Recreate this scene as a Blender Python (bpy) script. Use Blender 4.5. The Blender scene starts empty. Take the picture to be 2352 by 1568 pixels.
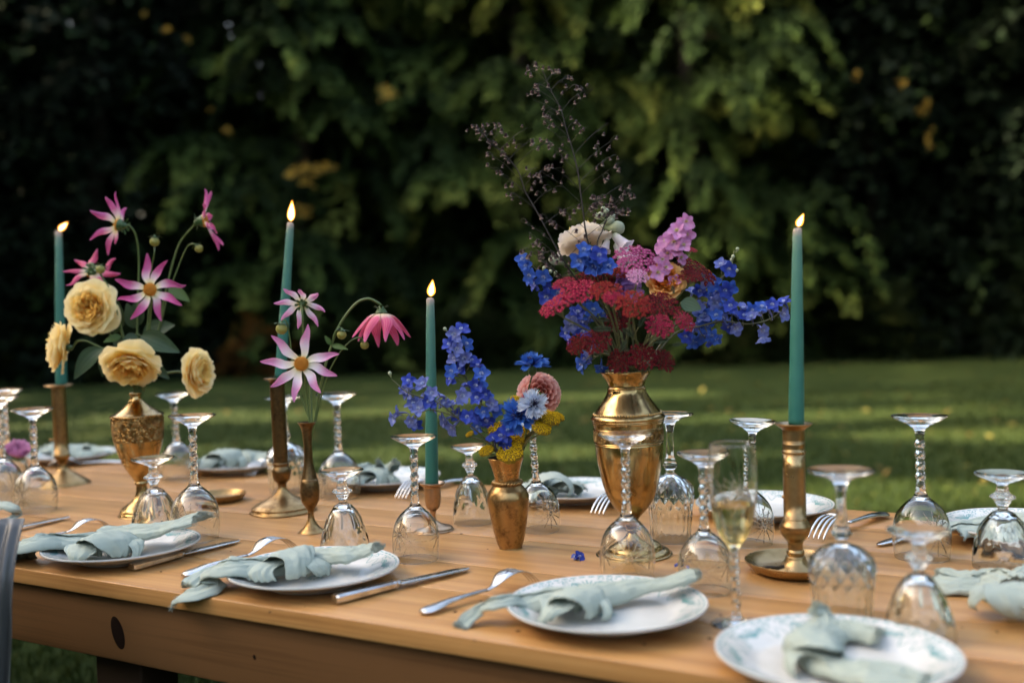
import bpy, bmesh, math, random
import numpy as np
from mathutils import Vector, Matrix, Quaternion, noise

SC = bpy.context.scene
COL = SC.collection
PI = math.pi
R = math.radians
rng = random.Random(7)

# ------------------------------------------------------------------ camera
EYE = Vector((0, 0, 1.12))
TZ = 0.75                      # height of the table top
FPX = 2350.0                   # focal length in units of a 2352 px wide picture
SA = 0.028                     # roll
CA = math.sqrt(1 - SA * SA)
PITCH = math.atan(64 / FPX)
FWD = Vector((0, math.cos(PITCH), -math.sin(PITCH)))
UP = Vector((0, math.sin(PITCH), math.cos(PITCH)))
XA = Vector((1, 0, 0))
cam_data = bpy.data.cameras.new("camera")
cam = bpy.data.objects.new("camera", cam_data)
COL.objects.link(cam)
c_right = CA * XA - SA * UP
c_up = SA * XA + CA * UP
mw = Matrix.Identity(4)
for i in range(3):
    mw[i][0], mw[i][1], mw[i][2], mw[i][3] = c_right[i], c_up[i], -FWD[i], EYE[i]
cam.matrix_world = mw
cam_data.sensor_width = 36.0
cam_data.lens = 36.0 * FPX / 2352.0
cam_data.clip_start = 0.02
cam_data.clip_end = 400
cam_data.dof.use_dof = True
cam_data.dof.focus_distance = 1.62
cam_data.dof.aperture_fstop = 2.05
SC.camera = cam

# ------------------------------------------------------------------ light
SUN_EL = R(22)
world = bpy.data.worlds.new("World")
SC.world = world
world.use_nodes = True
wn = world.node_tree.nodes
sky = wn.new("ShaderNodeTexSky")
sky.sky_type = 'NISHITA'
sky.sun_disc = False
sky.sun_elevation = SUN_EL
sky.sun_rotation = R(-90)
sky.air_density = 1.0
sky.dust_density = 6.0
sky.ozone_density = 0.6
wn["Background"].inputs[1].default_value = 0.15
world.node_tree.links.new(sky.outputs[0], wn["Background"].inputs[0])
sl = bpy.data.lights.new("sun", 'SUN')
sl.energy = 5.0
sl.angle = R(0.5)
sl.color = (1.0, 0.86, 0.66)
so = bpy.data.objects.new("sun", sl)
COL.objects.link(so)
so.rotation_euler = Vector((-math.cos(SUN_EL), 0, math.sin(SUN_EL))).to_track_quat('Z', 'Y').to_euler()
SC.view_settings.view_transform = 'Standard'
SC.view_settings.look = 'None'
SC.view_settings.gamma = 1.0
SC.view_settings.exposure = 2.84
SC.view_settings.use_white_balance = True
SC.view_settings.white_balance_temperature = 7250
SC.view_settings.white_balance_tint = 10
SC.cycles.use_denoising = True
SC.cycles.max_bounces = 16
SC.cycles.transmission_bounces = 14
SC.cycles.transparent_max_bounces = 8
SC.cycles.diffuse_bounces = 6
SC.cycles.glossy_bounces = 5
SC.cycles.sample_clamp_indirect = 6.0


# ------------------------------------------------------------------ helpers
def ray(x, y):
    dx, dy = x - 1176.0, y - 784.0
    ax, ay = dx * CA - dy * SA, dx * SA + dy * CA
    return XA * ax + FWD * FPX - UP * ay


def T(x, y, h=0.0):
    """the point of the plane h above the table top seen at (x, y)"""
    d = ray(x, y)
    k = (TZ + h - EYE.z) / d.z
    return EYE + d * k


def P(x, y, depth):
    d = ray(x, y)
    return EYE + d * (depth / d.y)


def G(x, y, h=0.0):
    d = ray(x, y)
    return EYE + d * ((h - EYE.z) / d.z)


def link(name, data, parent=None):
    o = bpy.data.objects.new(name, data)
    COL.objects.link(o)
    if parent is not None:
        o.parent = parent
    return o


def tag(o, label=None, cat=None, group=None, kind=None):
    if label: o['label'] = label
    if cat: o['category'] = cat
    if group: o['group'] = group
    if kind: o['kind'] = kind
    return o


def thing(name, label, cat, loc=(0, 0, 0), rot=None, group=None):
    o = link(name, None)
    o.empty_display_size = 0.02
    o.location = loc
    if rot is not None:
        o.rotation_mode = 'QUATERNION'
        o.rotation_quaternion = rot
    return tag(o, label, cat, group)


def copy_tree(o, parent=None):
    c = o.copy()
    COL.objects.link(c)
    if parent is not None:
        c.parent = parent
    for ch in o.children:
        copy_tree(ch, c)
    return c


def mesh(name, V, F, mats=(), smooth=True, uv=None, fmat=None):
    me = bpy.data.meshes.new(name)
    me.from_pydata([tuple(v) for v in V], [], F)
    for m in (mats if isinstance(mats, (list, tuple)) else [mats]):
        me.materials.append(m)
    if smooth:
        me.polygons.foreach_set('use_smooth', [True] * len(F))
    if fmat is not None:
        me.polygons.foreach_set('material_index', fmat)
    if uv is not None:
        l = me.uv_layers.new(name='UVMap')
        flat = []
        for f in F:
            for v in f:
                flat.extend(uv[v])
        l.data.foreach_set('uv', flat)
    me.update()
    return me


def np_mesh(name, V, Q, mats, tint=None, smooth=False):
    """fast builder for many quads; tint: one value per quad"""
    V = np.asarray(V, np.float32); Q = np.asarray(Q, np.int32)
    k = Q.shape[1]
    me = bpy.data.meshes.new(name)
    me.vertices.add(len(V)); me.vertices.foreach_set('co', V.ravel())
    me.loops.add(Q.size); me.loops.foreach_set('vertex_index', Q.ravel())
    me.polygons.add(len(Q)); me.polygons.foreach_set('loop_start', np.arange(0, Q.size, k, dtype=np.int32))
    me.polygons.foreach_set('loop_total', np.full(len(Q), k, np.int32))
    if smooth:
        me.polygons.foreach_set('use_smooth', np.ones(len(Q), bool))
    for m in (mats if isinstance(mats, (list, tuple)) else [mats]):
        me.materials.append(m)
    if tint is not None:
        a = me.attributes.new('tint', 'FLOAT', 'FACE')
        a.data.foreach_set('value', np.asarray(tint, np.float32))
    me.update(calc_edges=True)
    return me


class MB:
    """collects pieces into one mesh"""
    def __init__(s): s.V = []; s.F = []; s.U = []; s.M = []
    def add(s, V, F, uv=None, mi=0, mat=None):
        n = len(s.V)
        for i, v in enumerate(V):
            v = Vector(v)
            s.V.append(mat @ v if mat is not None else v)
            s.U.append(uv[i] if uv else (0, 0))
        for f in F:
            s.F.append(tuple(a + n for a in f)); s.M.append(mi)
        return s
    def mesh(s, name, mats, smooth=True): return mesh(name, s.V, s.F, mats, smooth, s.U, s.M)
    def obj(s, name, mats, parent=None, smooth=True): return link(name, s.mesh(name, mats, smooth), parent)


def lathe(prof, n=40, mod=None, cap0=False, cap1=False, closed=False):
    V, F = [], []
    for j, (r, z) in enumerate(prof):
        for i in range(n):
            t = 2 * PI * i / n
            rr = r * (mod(t, z, r) if mod else 1.0)
            V.append((rr * math.cos(t), rr * math.sin(t), z))
    m = len(prof)
    for j in range(m - 1 if not closed else m):
        j2 = (j + 1) % m
        for i in range(n):
            k = (i + 1) % n
            F.append((j * n + i, j * n + k, j2 * n + k, j2 * n + i))
    if cap0: F.append(tuple(range(n - 1, -1, -1)))
    if cap1: F.append(tuple((m - 1) * n + i for i in range(n)))
    return V, F


def spline(pts, n):
    """Catmull-Rom through pts, n samples; works on tuples of any length"""
    if len(pts) == 2:
        a, b = pts
        return [tuple(a[k] + (b[k] - a[k]) * i / (n - 1) for k in range(len(a))) for i in range(n)]
    out = []
    m = len(pts) - 1
    for i in range(n):
        t = i / (n - 1) * m
        j = min(int(t), m - 1); u = t - j
        p0, p1, p2, p3 = pts[max(j - 1, 0)], pts[j], pts[j + 1], pts[min(j + 2, m)]
        out.append(tuple(0.5 * (2 * p1[k] + (p2[k] - p0[k]) * u + (2 * p0[k] - 5 * p1[k] + 4 * p2[k] - p3[k]) * u * u
                                + (3 * p1[k] - p0[k] - 3 * p2[k] + p3[k]) * u ** 3) for k in range(len(p1))))
    return out


def lin(x, pts):
    if x <= pts[0][0]: return pts[0][1]
    for (a, b), (c, d) in zip(pts, pts[1:]):
        if x <= c: return b + (d - b) * (x - a) / (c - a)
    return pts[-1][1]


def smooth_prof(pts, per=4):
    """densify a lathe profile, keeping its points; doubled points stay sharp"""
    runs, cur = [], [pts[0]]
    for a, b in zip(pts, pts[1:]):
        if abs(a[0] - b[0]) + abs(a[1] - b[1]) < 1e-9:
            runs.append(cur); cur = [b]
        else: cur.append(b)
    runs.append(cur)
    out = []
    for r_ in runs:
        s = spline(r_, max(2, (len(r_) - 1) * per + 1)) if len(r_) > 1 else r_
        out.extend(s)
    return [(max(a, 1e-5), b) for a, b in out]


def tube(pts, rad, n=6, taper=None, cap=True):
    """tube along pts (Vectors); rad a number or a list"""
    pts = [Vector(p) for p in pts]
    m = len(pts)
    rads = rad if isinstance(rad, (list, tuple)) else [rad] * m
    V, F = [], []
    t0 = (pts[1] - pts[0]).normalized()
    a = t0.orthogonal().normalized()
    for i, p in enumerate(pts):
        t = (pts[min(i + 1, m - 1)] - pts[max(i - 1, 0)])
        t = t.normalized() if t.length > 1e-9 else t0
        a = (a - t * a.dot(t))
        a = a.normalized() if a.length > 1e-6 else t.orthogonal().normalized()
        b = t.cross(a)
        for k in range(n):
            th = 2 * PI * k / n
            V.append(p + (a * math.cos(th) + b * math.sin(th)) * rads[i])
    for i in range(m - 1):
        for k in range(n):
            k2 = (k + 1) % n
            F.append((i * n + k, i * n + k2, (i + 1) * n + k2, (i + 1) * n + k))
    if cap:
        F.append(tuple(range(n - 1, -1, -1))); F.append(tuple((m - 1) * n + k for k in range(n)))
    return V, F


def grid(fn, nu, nv):
    """fn(u in 0..1, v in -1..1) -> point"""
    V, F, U = [], [], []
    for i in range(nu + 1):
        for j in range(nv + 1):
            u, v = i / nu, -1 + 2 * j / nv
            V.append(Vector(fn(u, v))); U.append((u, v * 0.5 + 0.5))
    for i in range(nu):
        for j in range(nv):
            a = i * (nv + 1) + j
            F.append((a, a + 1, a + nv + 2, a + nv + 1))
    return V, F, U


def box(cx, cy, cz, sx, sy, sz, bev=0.0):
    bm = bmesh.new()
    bmesh.ops.create_cube(bm, size=1)
    for v in bm.verts:
        v.co = Vector((v.co.x * sx, v.co.y * sy, v.co.z * sz))
    if bev:
        bmesh.ops.bevel(bm, geom=bm.edges[:], offset=bev, segments=2, profile=0.6, affect='EDGES')
    bm.verts.index_update()
    V = [v.co + Vector((cx, cy, cz)) for v in bm.verts]
    F = [tuple(v.index for v in f.verts) for f in bm.faces]
    bm.free()
    return V, F


def ball(c, r, nu=10, nv=6, sc=(1, 1, 1)):
    pr = [(max(1e-4, math.sin(PI * i / nv)), -math.cos(PI * i / nv)) for i in range(nv + 1)]
    V, F = lathe(pr, nu)
    return [Vector(c) + Vector((v[0] * sc[0], v[1] * sc[1], v[2] * sc[2])) * r for v in V], F


def quat_to(d, up=(0, 0, 1)):
    """rotation that carries +Z to d with X as level as it can be"""
    z = Vector(d).normalized(); u = Vector(up)
    x = u.cross(z)
    x = x.normalized() if x.length > 1e-4 else Vector((1, 0, 0))
    y = z.cross(x)
    return Matrix((x, y, z)).transposed().to_quaternion()


def face_dir(ax, ay, toward):
    """direction as seen in the picture: ax to the right, ay up, toward the viewer"""
    return Vector((ax, -toward, ay)).normalized()


# ------------------------------------------------------------------ materials
def nd(nt, kind, **kw):
    n = nt.nodes.new('ShaderNode' + kind)
    for k, v in kw.items():
        if k.startswith('i_'):
            n.inputs[k[2:].replace('_', ' ')].default_value = v
        else:
            setattr(n, k, v)
    return n


def mat(name, col=(0.5, 0.5, 0.5), rough=0.5, metal=0.0, **kw):
    m = bpy.data.materials.new(name)
    m.use_nodes = True
    b = m.node_tree.nodes['Principled BSDF']
    b.inputs['Base Color'].default_value = (*col, 1)
    b.inputs['Roughness'].default_value = rough
    b.inputs['Metallic'].default_value = metal
    for k, v in kw.items():
        b.inputs[k.replace('_', ' ')].default_value = v
    return m


def ramp(nt, fac, stops):
    r_ = nt.nodes.new('ShaderNodeValToRGB')
    e = r_.color_ramp.elements
    while len(e) > 1: e.remove(e[-1])
    e[0].position = stops[0][0]; e[0].color = (*stops[0][1], 1)
    for p, c in stops[1:]:
        q = e.new(p); q.color = (*c, 1)
    if fac is not None: nt.links.new(fac, r_.inputs[0])
    return r_


def math_n(nt, op, a, b=None, c=None):
    n = nt.nodes.new('ShaderNodeMath'); n.operation = op
    for i, v in enumerate((a, b, c)):
        if v is None: continue
        if isinstance(v, (int, float)): n.inputs[i].default_value = v
        else: nt.links.new(v, n.inputs[i])
    return n.outputs[0]


def mixc(nt, fac, a, b, mode='MIX'):
    n = nt.nodes.new('ShaderNodeMix'); n.data_type = 'RGBA'; n.blend_type = mode
    for s, v in (('Factor', fac), ('A', a), ('B', b)):
        i = [q for q in n.inputs if q.name == s and (q.type == 'RGBA' or s == 'Factor')][0]
        if isinstance(v, (int, float)): i.default_value = v
        elif isinstance(v, tuple): i.default_value = (*v, 1)
        else: nt.links.new(v, i)
    return [o for o in n.outputs if o.type == 'RGBA'][0]


def noise_n(nt, scale, detail=3, rough=0.5, vec=None, dist=0.0):
    n = nd(nt, 'TexNoise')
    n.inputs['Scale'].default_value = scale; n.inputs['Detail'].default_value = detail
    n.inputs['Roughness'].default_value = rough; n.inputs['Distortion'].default_value = dist
    if vec is not None: nt.links.new(vec, n.inputs['Vector'])
    return n


def bump(m, height, strength=0.2, dist=0.001):
    nt = m.node_tree; b = nt.nodes['Principled BSDF']
    n = nd(nt, 'Bump'); n.inputs['Strength'].default_value = strength; n.inputs['Distance'].default_value = dist
    nt.links.new(height, n.inputs['Height']); nt.links.new(n.outputs[0], b.inputs['Normal'])
    return n


def base(m, sock, inp='Base Color'):
    m.node_tree.links.new(sock, m.node_tree.nodes['Principled BSDF'].inputs[inp])


def objco(nt, scale=(1, 1, 1), kind='Object'):
    tc = nd(nt, 'TexCoord'); mp = nd(nt, 'Mapping')
    mp.inputs['Scale'].default_value = scale
    nt.links.new(tc.outputs[kind], mp.inputs['Vector'])
    return mp


def leaf_mat(name, stops, rough=0.55, trans=0.25):
    """foliage: colour by the clump's own tint, a little light through the leaf"""
    m = mat(name, rough=rough)
    nt = m.node_tree
    at = nd(nt, 'Attribute', attribute_name='tint')
    r_ = ramp(nt, at.outputs['Fac'], stops)
    base(m, r_.outputs[0])
    tr = nd(nt, 'BsdfTranslucent'); nt.links.new(r_.outputs[0], tr.inputs[0])
    mx = nd(nt, 'MixShader'); mx.inputs[0].default_value = trans
    nt.links.new(nt.nodes['Principled BSDF'].outputs[0], mx.inputs[1]); nt.links.new(tr.outputs[0], mx.inputs[2])
    nt.links.new(mx.outputs[0], nt.nodes['Material Output'].inputs[0])
    nt.nodes['Principled BSDF'].inputs['Specular IOR Level'].default_value = 0.08
    return m

# ================================================================== the setting
# ---- lawn
m_lawn = mat('lawn_soil', rough=0.9)
nt = m_lawn.node_tree
co = objco(nt)
n1 = noise_n(nt, 0.35, 4, 0.6, co.outputs[0]); n2 = noise_n(nt, 9.0, 4, 0.7, co.outputs[0])
mx_ = math_n(nt, 'ADD', math_n(nt, 'MULTIPLY', n1.outputs[0], 0.55), math_n(nt, 'MULTIPLY', n2.outputs[0], 0.45))
base(m_lawn, ramp(nt, mx_, [(0.30, (0.011, 0.021, 0.004)), (0.5, (0.020, 0.034, 0.007)), (0.62, (0.034, 0.046, 0.009)), (0.72, (0.060, 0.058, 0.014))]).outputs[0])
m_lawn.node_tree.nodes['Principled BSDF'].inputs['Specular IOR Level'].default_value = 0.1
bump(m_lawn, n2.outputs[0], 0.8, 0.03)
V, F, U = grid(lambda u, v: (v * 90, -60 + u * 150, 0), 30, 30)
lawn = link('lawn', mesh('lawn', V, F, m_lawn)); tag(lawn, kind='structure')

m_blade = leaf_mat('grass_blade', [(0.0, (0.010, 0.021, 0.004)), (0.5, (0.022, 0.039, 0.007)), (0.85, (0.047, 0.060, 0.012)), (1.0, (0.10, 0.085, 0.024))], 0.7, 0.3)
rs = np.random.RandomState(3)


def blades(n, y0, y1, hmin, hmax, wid):
    u = rs.rand(n)
    y = 1.0 / (1.0 / y0 + u * (1.0 / y1 - 1.0 / y0))
    x = (rs.rand(n) - 0.5) * (1.25 * y + 0.8)
    a = rs.rand(n) * 2 * PI
    h = hmin + rs.rand(n) * (hmax - hmin)
    lean = rs.rand(n) * 0.7
    la = rs.rand(n) * 2 * PI
    w = wid * (0.7 + 0.6 * rs.rand(n)) * np.clip(y / 5, 0.6, 2.2)
    b = np.stack([x, y, np.zeros(n)], 1)
    s = np.stack([np.cos(a), np.sin(a), np.zeros(n)], 1) * w[:, None]
    tip = b + np.stack([np.cos(la) * lean * h, np.sin(la) * lean * h, h], 1)
    mid = b * 0.45 + tip * 0.55 + np.stack([-np.cos(la) * lean * h * .15, -np.sin(la) * lean * h * .15, h * .08], 1)
    V = np.stack([b - s, b + s, mid + s * .7, tip, mid - s * .7], 1).reshape(-1, 3)
    Q = np.arange(n * 5).reshape(n, 5)
    t = np.clip(rs.normal(0.42, 0.22, n), 0, 1)
    return V, Q, t


V, Q, t = blades(80000, 2.2, 14.0, 0.018, 0.050, 0.004)
g = link('grass', np_mesh('grass', V, Q, m_blade, t)); tag(g, kind='stuff')

def fallen(n):
    r_ = np.random.RandomState(8)
    y = 4.5 + 15.5 * r_.rand(n); x = (r_.rand(n) - .5) * 1.2 * y
    a = r_.rand(n) * 2 * PI; s = .022 + .03 * r_.rand(n)
    c = np.stack([x, y, np.full(n, .035)], 1)
    u = np.stack([np.cos(a), np.sin(a), r_.normal(0, .35, n)], 1) * s[:, None]; w = np.stack([-np.sin(a), np.cos(a), r_.normal(0, .35, n)], 1) * s[:, None] * .55
    return np.stack([c - u, c - w, c + u, c + w + [0, 0, .01]], 1).reshape(-1, 3), np.arange(n * 4).reshape(-1, 4), r_.rand(n)


m_fallen = leaf_mat('fallen_leaf', [(0, (0.05, 0.03, 0.01)), (.6, (0.14, 0.10, 0.03)), (1, (0.26, 0.22, 0.06))], .6, .3)
V, Q, t = fallen(420)
tag(link('fallen_leaves', np_mesh('fallen_leaves', V, Q, m_fallen, t)), kind='stuff')

# ---- foliage
m_bark = mat('bark', (0.035, 0.026, 0.018), 0.9)
nt = m_bark.node_tree; co = objco(nt, (6, 6, 1.2)); n1 = noise_n(nt, 3, 5, 0.65, co.outputs[0])
base(m_bark, ramp(nt, n1.outputs[0], [(0.35, (0.016, 0.012, 0.009)), (0.65, (0.06, 0.045, 0.032))]).outputs[0]); bump(m_bark, n1.outputs[0], 0.8, 0.02)
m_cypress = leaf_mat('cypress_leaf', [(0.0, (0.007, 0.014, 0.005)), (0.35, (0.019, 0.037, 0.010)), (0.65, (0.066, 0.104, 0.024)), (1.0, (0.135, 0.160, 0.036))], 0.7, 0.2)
m_dark = leaf_mat('shaded_dark_leaf', [(0.0, (0.0018, 0.0042, 0.0018)), (0.6, (0.0045, 0.0105, 0.0038)), (1.0, (0.016, 0.030, 0.008))], 0.7, 0.1)  # dark foliage, with the shade these trees stand in put into the colour
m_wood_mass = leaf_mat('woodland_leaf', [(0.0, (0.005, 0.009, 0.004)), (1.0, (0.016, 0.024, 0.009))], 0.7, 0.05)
m_sunlit_leaf = leaf_mat('sunlit_gold_leaf', [(0.0, (0.40, 0.26, 0.05)), (1.0, (0.65, 0.47, 0.12))], 0.5, 0.4)  # bright gold stands in for sunlight on the leaves


def frames(d):
    up = np.array([0, 0, 1.0])
    s = np.cross(d, up); s /= np.maximum(np.linalg.norm(s, axis=1, keepdims=True), 1e-6)
    n = np.cross(s, d)
    return s, n


def fan_leaves(base_p, d, L, droop, nleaf, r_, leaf=(0.16, 0.05), spread=0.42):
    """drooping flat sprays: base points (k,3), unit directions, lengths; returns quads"""
    k = len(base_p)
    s, n = frames(d)
    t = r_.rand(k, nleaf) ** 0.8
    side = r_.choice([-1, 1], (k, nleaf))
    off = side * r_.rand(k, nleaf) * spread * (1.0 - 0.75 * t) * L[:, None]
    fwd = t * L[:, None]
    p = (base_p[:, None] + d[:, None] * fwd[..., None] + s[:, None] * off[..., None])
    p[..., 2] -= droop[:, None] * (t ** 2) * L[:, None] + np.abs(off) * 0.35
    p += r_.normal(0, 0.03, p.shape)
    ax = d[:, None] * (0.6 + 0.0 * t[..., None]) + s[:, None] * (side * (0.4 + 0.5 * r_.rand(k, nleaf)))[..., None]
    ax[..., 2] -= 0.5 * droop[:, None] * (0.3 + t)
    ax += r_.normal(0, 0.22, ax.shape)
    ax /= np.linalg.norm(ax, axis=2, keepdims=True)
    wv = np.cross(ax, n[:, None] + r_.normal(0, 0.28, ax.shape)); wv /= np.linalg.norm(wv, axis=2, keepdims=True)
    l = leaf[0] * (0.6 + 0.8 * r_.rand(k, nleaf))[..., None]; w = leaf[1] * (0.7 + 0.6 * r_.rand(k, nleaf))[..., None]
    A = p - wv * w * .6; B = p + ax * l * .55 - wv * w; C = p + ax * l; D = p + ax * l * .5 + wv * w
    V = np.stack([A, B, C, D], 2).reshape(-1, 3)
    Q = np.arange(len(V)).reshape(-1, 4)
    return V, Q, t.ravel()


def conifer_crown(seed, H, Rb, tiers, per, nleaf, bright=0.5, low=0.3):
    """boughs in uneven tiers round a trunk, each bough several drooping sprays whose young tips are paler"""
    r_ = np.random.RandomState(seed)
    bs, ds, Ls, dr, tn = [], [], [], [], []
    for i in range(tiers):
        h = low + (H - low) * (i + r_.rand()) / tiers
        f = 1 - (h / H)
        rad = Rb * (0.25 + 0.75 * f ** 0.7) * (0.75 + 0.5 * r_.rand())
        a0 = r_.rand() * 2 * PI
        for b in range(per):
            a = a0 + 2 * PI * b / per + r_.normal(0, 0.3)
            rr = rad * (0.7 + 0.45 * r_.rand())
            tone = np.clip(r_.normal(bright, 0.30), 0.05, 1.1)
            d = np.array([math.cos(a), math.sin(a), 0.10 - 0.25 * r_.rand()])
            d /= np.linalg.norm(d)
            for q in (0.30, 0.52, 0.74, 0.90, 1.0):
                for sd in ((-1, 1) if q < 1 else (0,)):
                    if r_.rand() < 0.22: continue
                    aa = a + sd * (0.75 + 0.3 * r_.rand())
                    dd = np.array([math.cos(aa), math.sin(aa), -0.15 - 0.25 * r_.rand()]); dd /= np.linalg.norm(dd)
                    pos = d * rr * q + np.array([0, 0, h - 0.55 * (q ** 2) * rr * 0.3])
                    bs.append(pos); ds.append(dd); Ls.append((1.0 + 0.8 * r_.rand()) * (1.25 - 0.45 * q) * (0.6 + 0.5 * f)); dr.append(0.45 + 0.6 * r_.rand()); tn.append(tone)
    V, Q, t = fan_leaves(np.array(bs), np.array(ds), np.array(Ls), np.array(dr), nleaf, r_, (0.15, 0.044) if nleaf > 60 else (0.20, 0.07), 0.32)
    tone = np.repeat(np.array(tn), nleaf)
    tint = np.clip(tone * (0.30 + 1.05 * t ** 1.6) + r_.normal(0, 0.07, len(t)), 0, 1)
    return V, Q, tint


def trunk_mesh(H, r0, seed, limbs=14):
    r_ = random.Random(seed)
    b = MB()
    pts = [(r_.uniform(-.05, .05) * i, r_.uniform(-.05, .05) * i, H * i / 7) for i in range(8)]
    sp = spline(pts, 22)
    b.add(*tube(sp, [max(0.03, r0 * (1 - i / 22.0) ** 0.8 * (1.35 if i == 0 else 1)) for i in range(22)], 10))
    for i in range(limbs):
        h = H * (0.12 + 0.75 * i / limbs); a = i * 2.4 + r_.random()
        L = 2.4 * (1.1 - h / H)
        p0 = Vector((0, 0, h)); p1 = p0 + Vector((math.cos(a), math.sin(a), 0.12)) * L * .5; p2 = p0 + Vector((math.cos(a), math.sin(a), -.15)) * L
        b.add(*tube(spline([p0, p1, p2], 6), [r0 * .22, r0 * .2, r0 * .16, r0 * .12, r0 * .08, r0 * .04], 6))
    return b.mesh('trunk', m_bark)


def crown_mesh(seed, H, Rb, tiers, per, nl, m, bright):
    V, Q, t = conifer_crown(seed, H, Rb, tiers, per, nl, bright)
    return np_mesh('crown', V, Q, m, t)
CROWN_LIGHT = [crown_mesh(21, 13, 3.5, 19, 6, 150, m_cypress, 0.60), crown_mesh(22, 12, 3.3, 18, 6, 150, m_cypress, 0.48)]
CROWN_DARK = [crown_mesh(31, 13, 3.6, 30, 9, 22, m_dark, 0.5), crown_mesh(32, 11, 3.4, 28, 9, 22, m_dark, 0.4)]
TR = [trunk_mesh(12.5, 0.28, 4), trunk_mesh(11, 0.22, 5)]


TREES = []


def tree(name, label, x, y, crown, tr, s=1.0, rz=0.0, sz=1.0):
    t_ = thing(name, label, 'tree', (x, y, 0), None, 'trees along the edge of the lawn')
    t_.rotation_euler = (0, 0, rz); t_.scale = (s, s, s * sz)
    link('trunk', tr, t_); link('crown', crown, t_)
    return t_


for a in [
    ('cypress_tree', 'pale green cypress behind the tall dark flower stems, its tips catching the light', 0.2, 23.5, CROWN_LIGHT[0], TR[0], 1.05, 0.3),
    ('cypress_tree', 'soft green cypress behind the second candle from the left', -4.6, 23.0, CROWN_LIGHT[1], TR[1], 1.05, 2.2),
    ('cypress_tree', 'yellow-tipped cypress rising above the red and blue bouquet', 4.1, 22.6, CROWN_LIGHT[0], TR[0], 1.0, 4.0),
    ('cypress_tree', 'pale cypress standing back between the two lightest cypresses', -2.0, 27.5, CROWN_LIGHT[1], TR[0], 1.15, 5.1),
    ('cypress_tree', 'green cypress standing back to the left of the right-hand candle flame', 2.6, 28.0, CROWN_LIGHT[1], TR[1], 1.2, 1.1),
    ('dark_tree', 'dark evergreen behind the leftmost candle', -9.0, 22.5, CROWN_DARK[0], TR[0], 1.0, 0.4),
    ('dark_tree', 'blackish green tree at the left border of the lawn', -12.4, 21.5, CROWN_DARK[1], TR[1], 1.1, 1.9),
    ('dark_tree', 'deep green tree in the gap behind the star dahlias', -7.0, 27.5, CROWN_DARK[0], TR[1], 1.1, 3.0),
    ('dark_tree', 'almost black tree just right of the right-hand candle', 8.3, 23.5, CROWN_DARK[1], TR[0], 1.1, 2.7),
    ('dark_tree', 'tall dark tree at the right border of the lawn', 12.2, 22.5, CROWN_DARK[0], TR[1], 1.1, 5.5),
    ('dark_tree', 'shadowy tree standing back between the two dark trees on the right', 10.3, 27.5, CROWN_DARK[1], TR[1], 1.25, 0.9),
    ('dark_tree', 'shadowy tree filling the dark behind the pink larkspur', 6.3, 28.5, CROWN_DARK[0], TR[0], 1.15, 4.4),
]:
    TREES.append(tree(*a))

# ---- low bushes at the foot of the trees
def bush_mesh(seed, m, n=420, sx=1.6, sy=1.0, sz=1.5, size=(0.10, 0.04)):
    r_ = np.random.RandomState(seed)
    th = r_.rand(n) * 2 * PI; ph = np.arccos(1 - r_.rand(n))
    rr = 0.55 + 0.45 * r_.rand(n)
    d = np.stack([np.sin(ph) * np.cos(th), np.sin(ph) * np.sin(th), np.cos(ph)], 1)
    b_ = d * rr[:, None] * np.array([sx, sy, sz]) * 0.8
    lump = np.array([noise.noise(Vector(q) * 1.7 + Vector((seed, 0, 0))) for q in b_])
    b_ *= (1 + 0.35 * lump)[:, None]
    V, Q, t = fan_leaves(b_, d, np.full(n, 0.38), np.full(n, 0.3), 16, r_, size, 0.5)
    tint = np.clip(0.4 + 0.5 * np.repeat(lump, 16) + 0.35 * t + r_.normal(0, .1, len(t)), 0, 1)
    return np_mesh('foliage', V, Q, m, tint)


m_bush = leaf_mat('bush_leaf', [(0.0, (0.008, 0.014, 0.006)), (0.6, (0.022, 0.034, 0.012)), (1.0, (0.055, 0.065, 0.02))])
m_flowerbush = leaf_mat('copper_leaf', [(0.0, (0.04, 0.03, 0.010)), (0.55, (0.16, 0.065, 0.018)), (1.0, (0.40, 0.22, 0.04))], 0.5, 0.35)
BUSH = [bush_mesh(51, m_bush), bush_mesh(52, m_bush)]
COPPER = bush_mesh(53, m_flowerbush, 42, 0.9, 0.5, 1.1)
for i, (x, y, s, lab) in enumerate([
    (-10.5, 19.9, 1.0, 'low dark bush under the leftmost tree'), (-7.6, 20.4, 0.9, 'low dark bush below the yellow roses'),
    (-3.3, 20.4, 0.8, 'rounded bush behind the drooping pink dahlia'), (-0.9, 20.8, 1.0, 'rounded bush behind the blue delphiniums'),
    (1.9, 20.6, 0.9, 'rounded bush behind the big brass vase'), (4.6, 20.5, 1.0, 'dark bush behind the blue delphinium that reaches right'),
    (7.4, 20.8, 1.15, 'dark bush behind the right-hand candle'), (10.2, 20.4, 1.1, 'dark bush at the right edge of the lawn')]):
    t_ = thing('bush', lab, 'bush', (x, y, 0), None, 'bushes at the foot of the trees')
    t_.rotation_euler = (0, 0, i * 1.3); t_.scale = (s, s, s)
    f_ = link('foliage', BUSH[i % 2], t_)
t_ = thing('copper_shrub', 'copper and amber leaved shrub between the left and the second candle', 'bush', (-5.0, 20.0, 0))
t_.scale = (0.9, 0.9, 1.25)
link('foliage', COPPER, t_)

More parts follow.
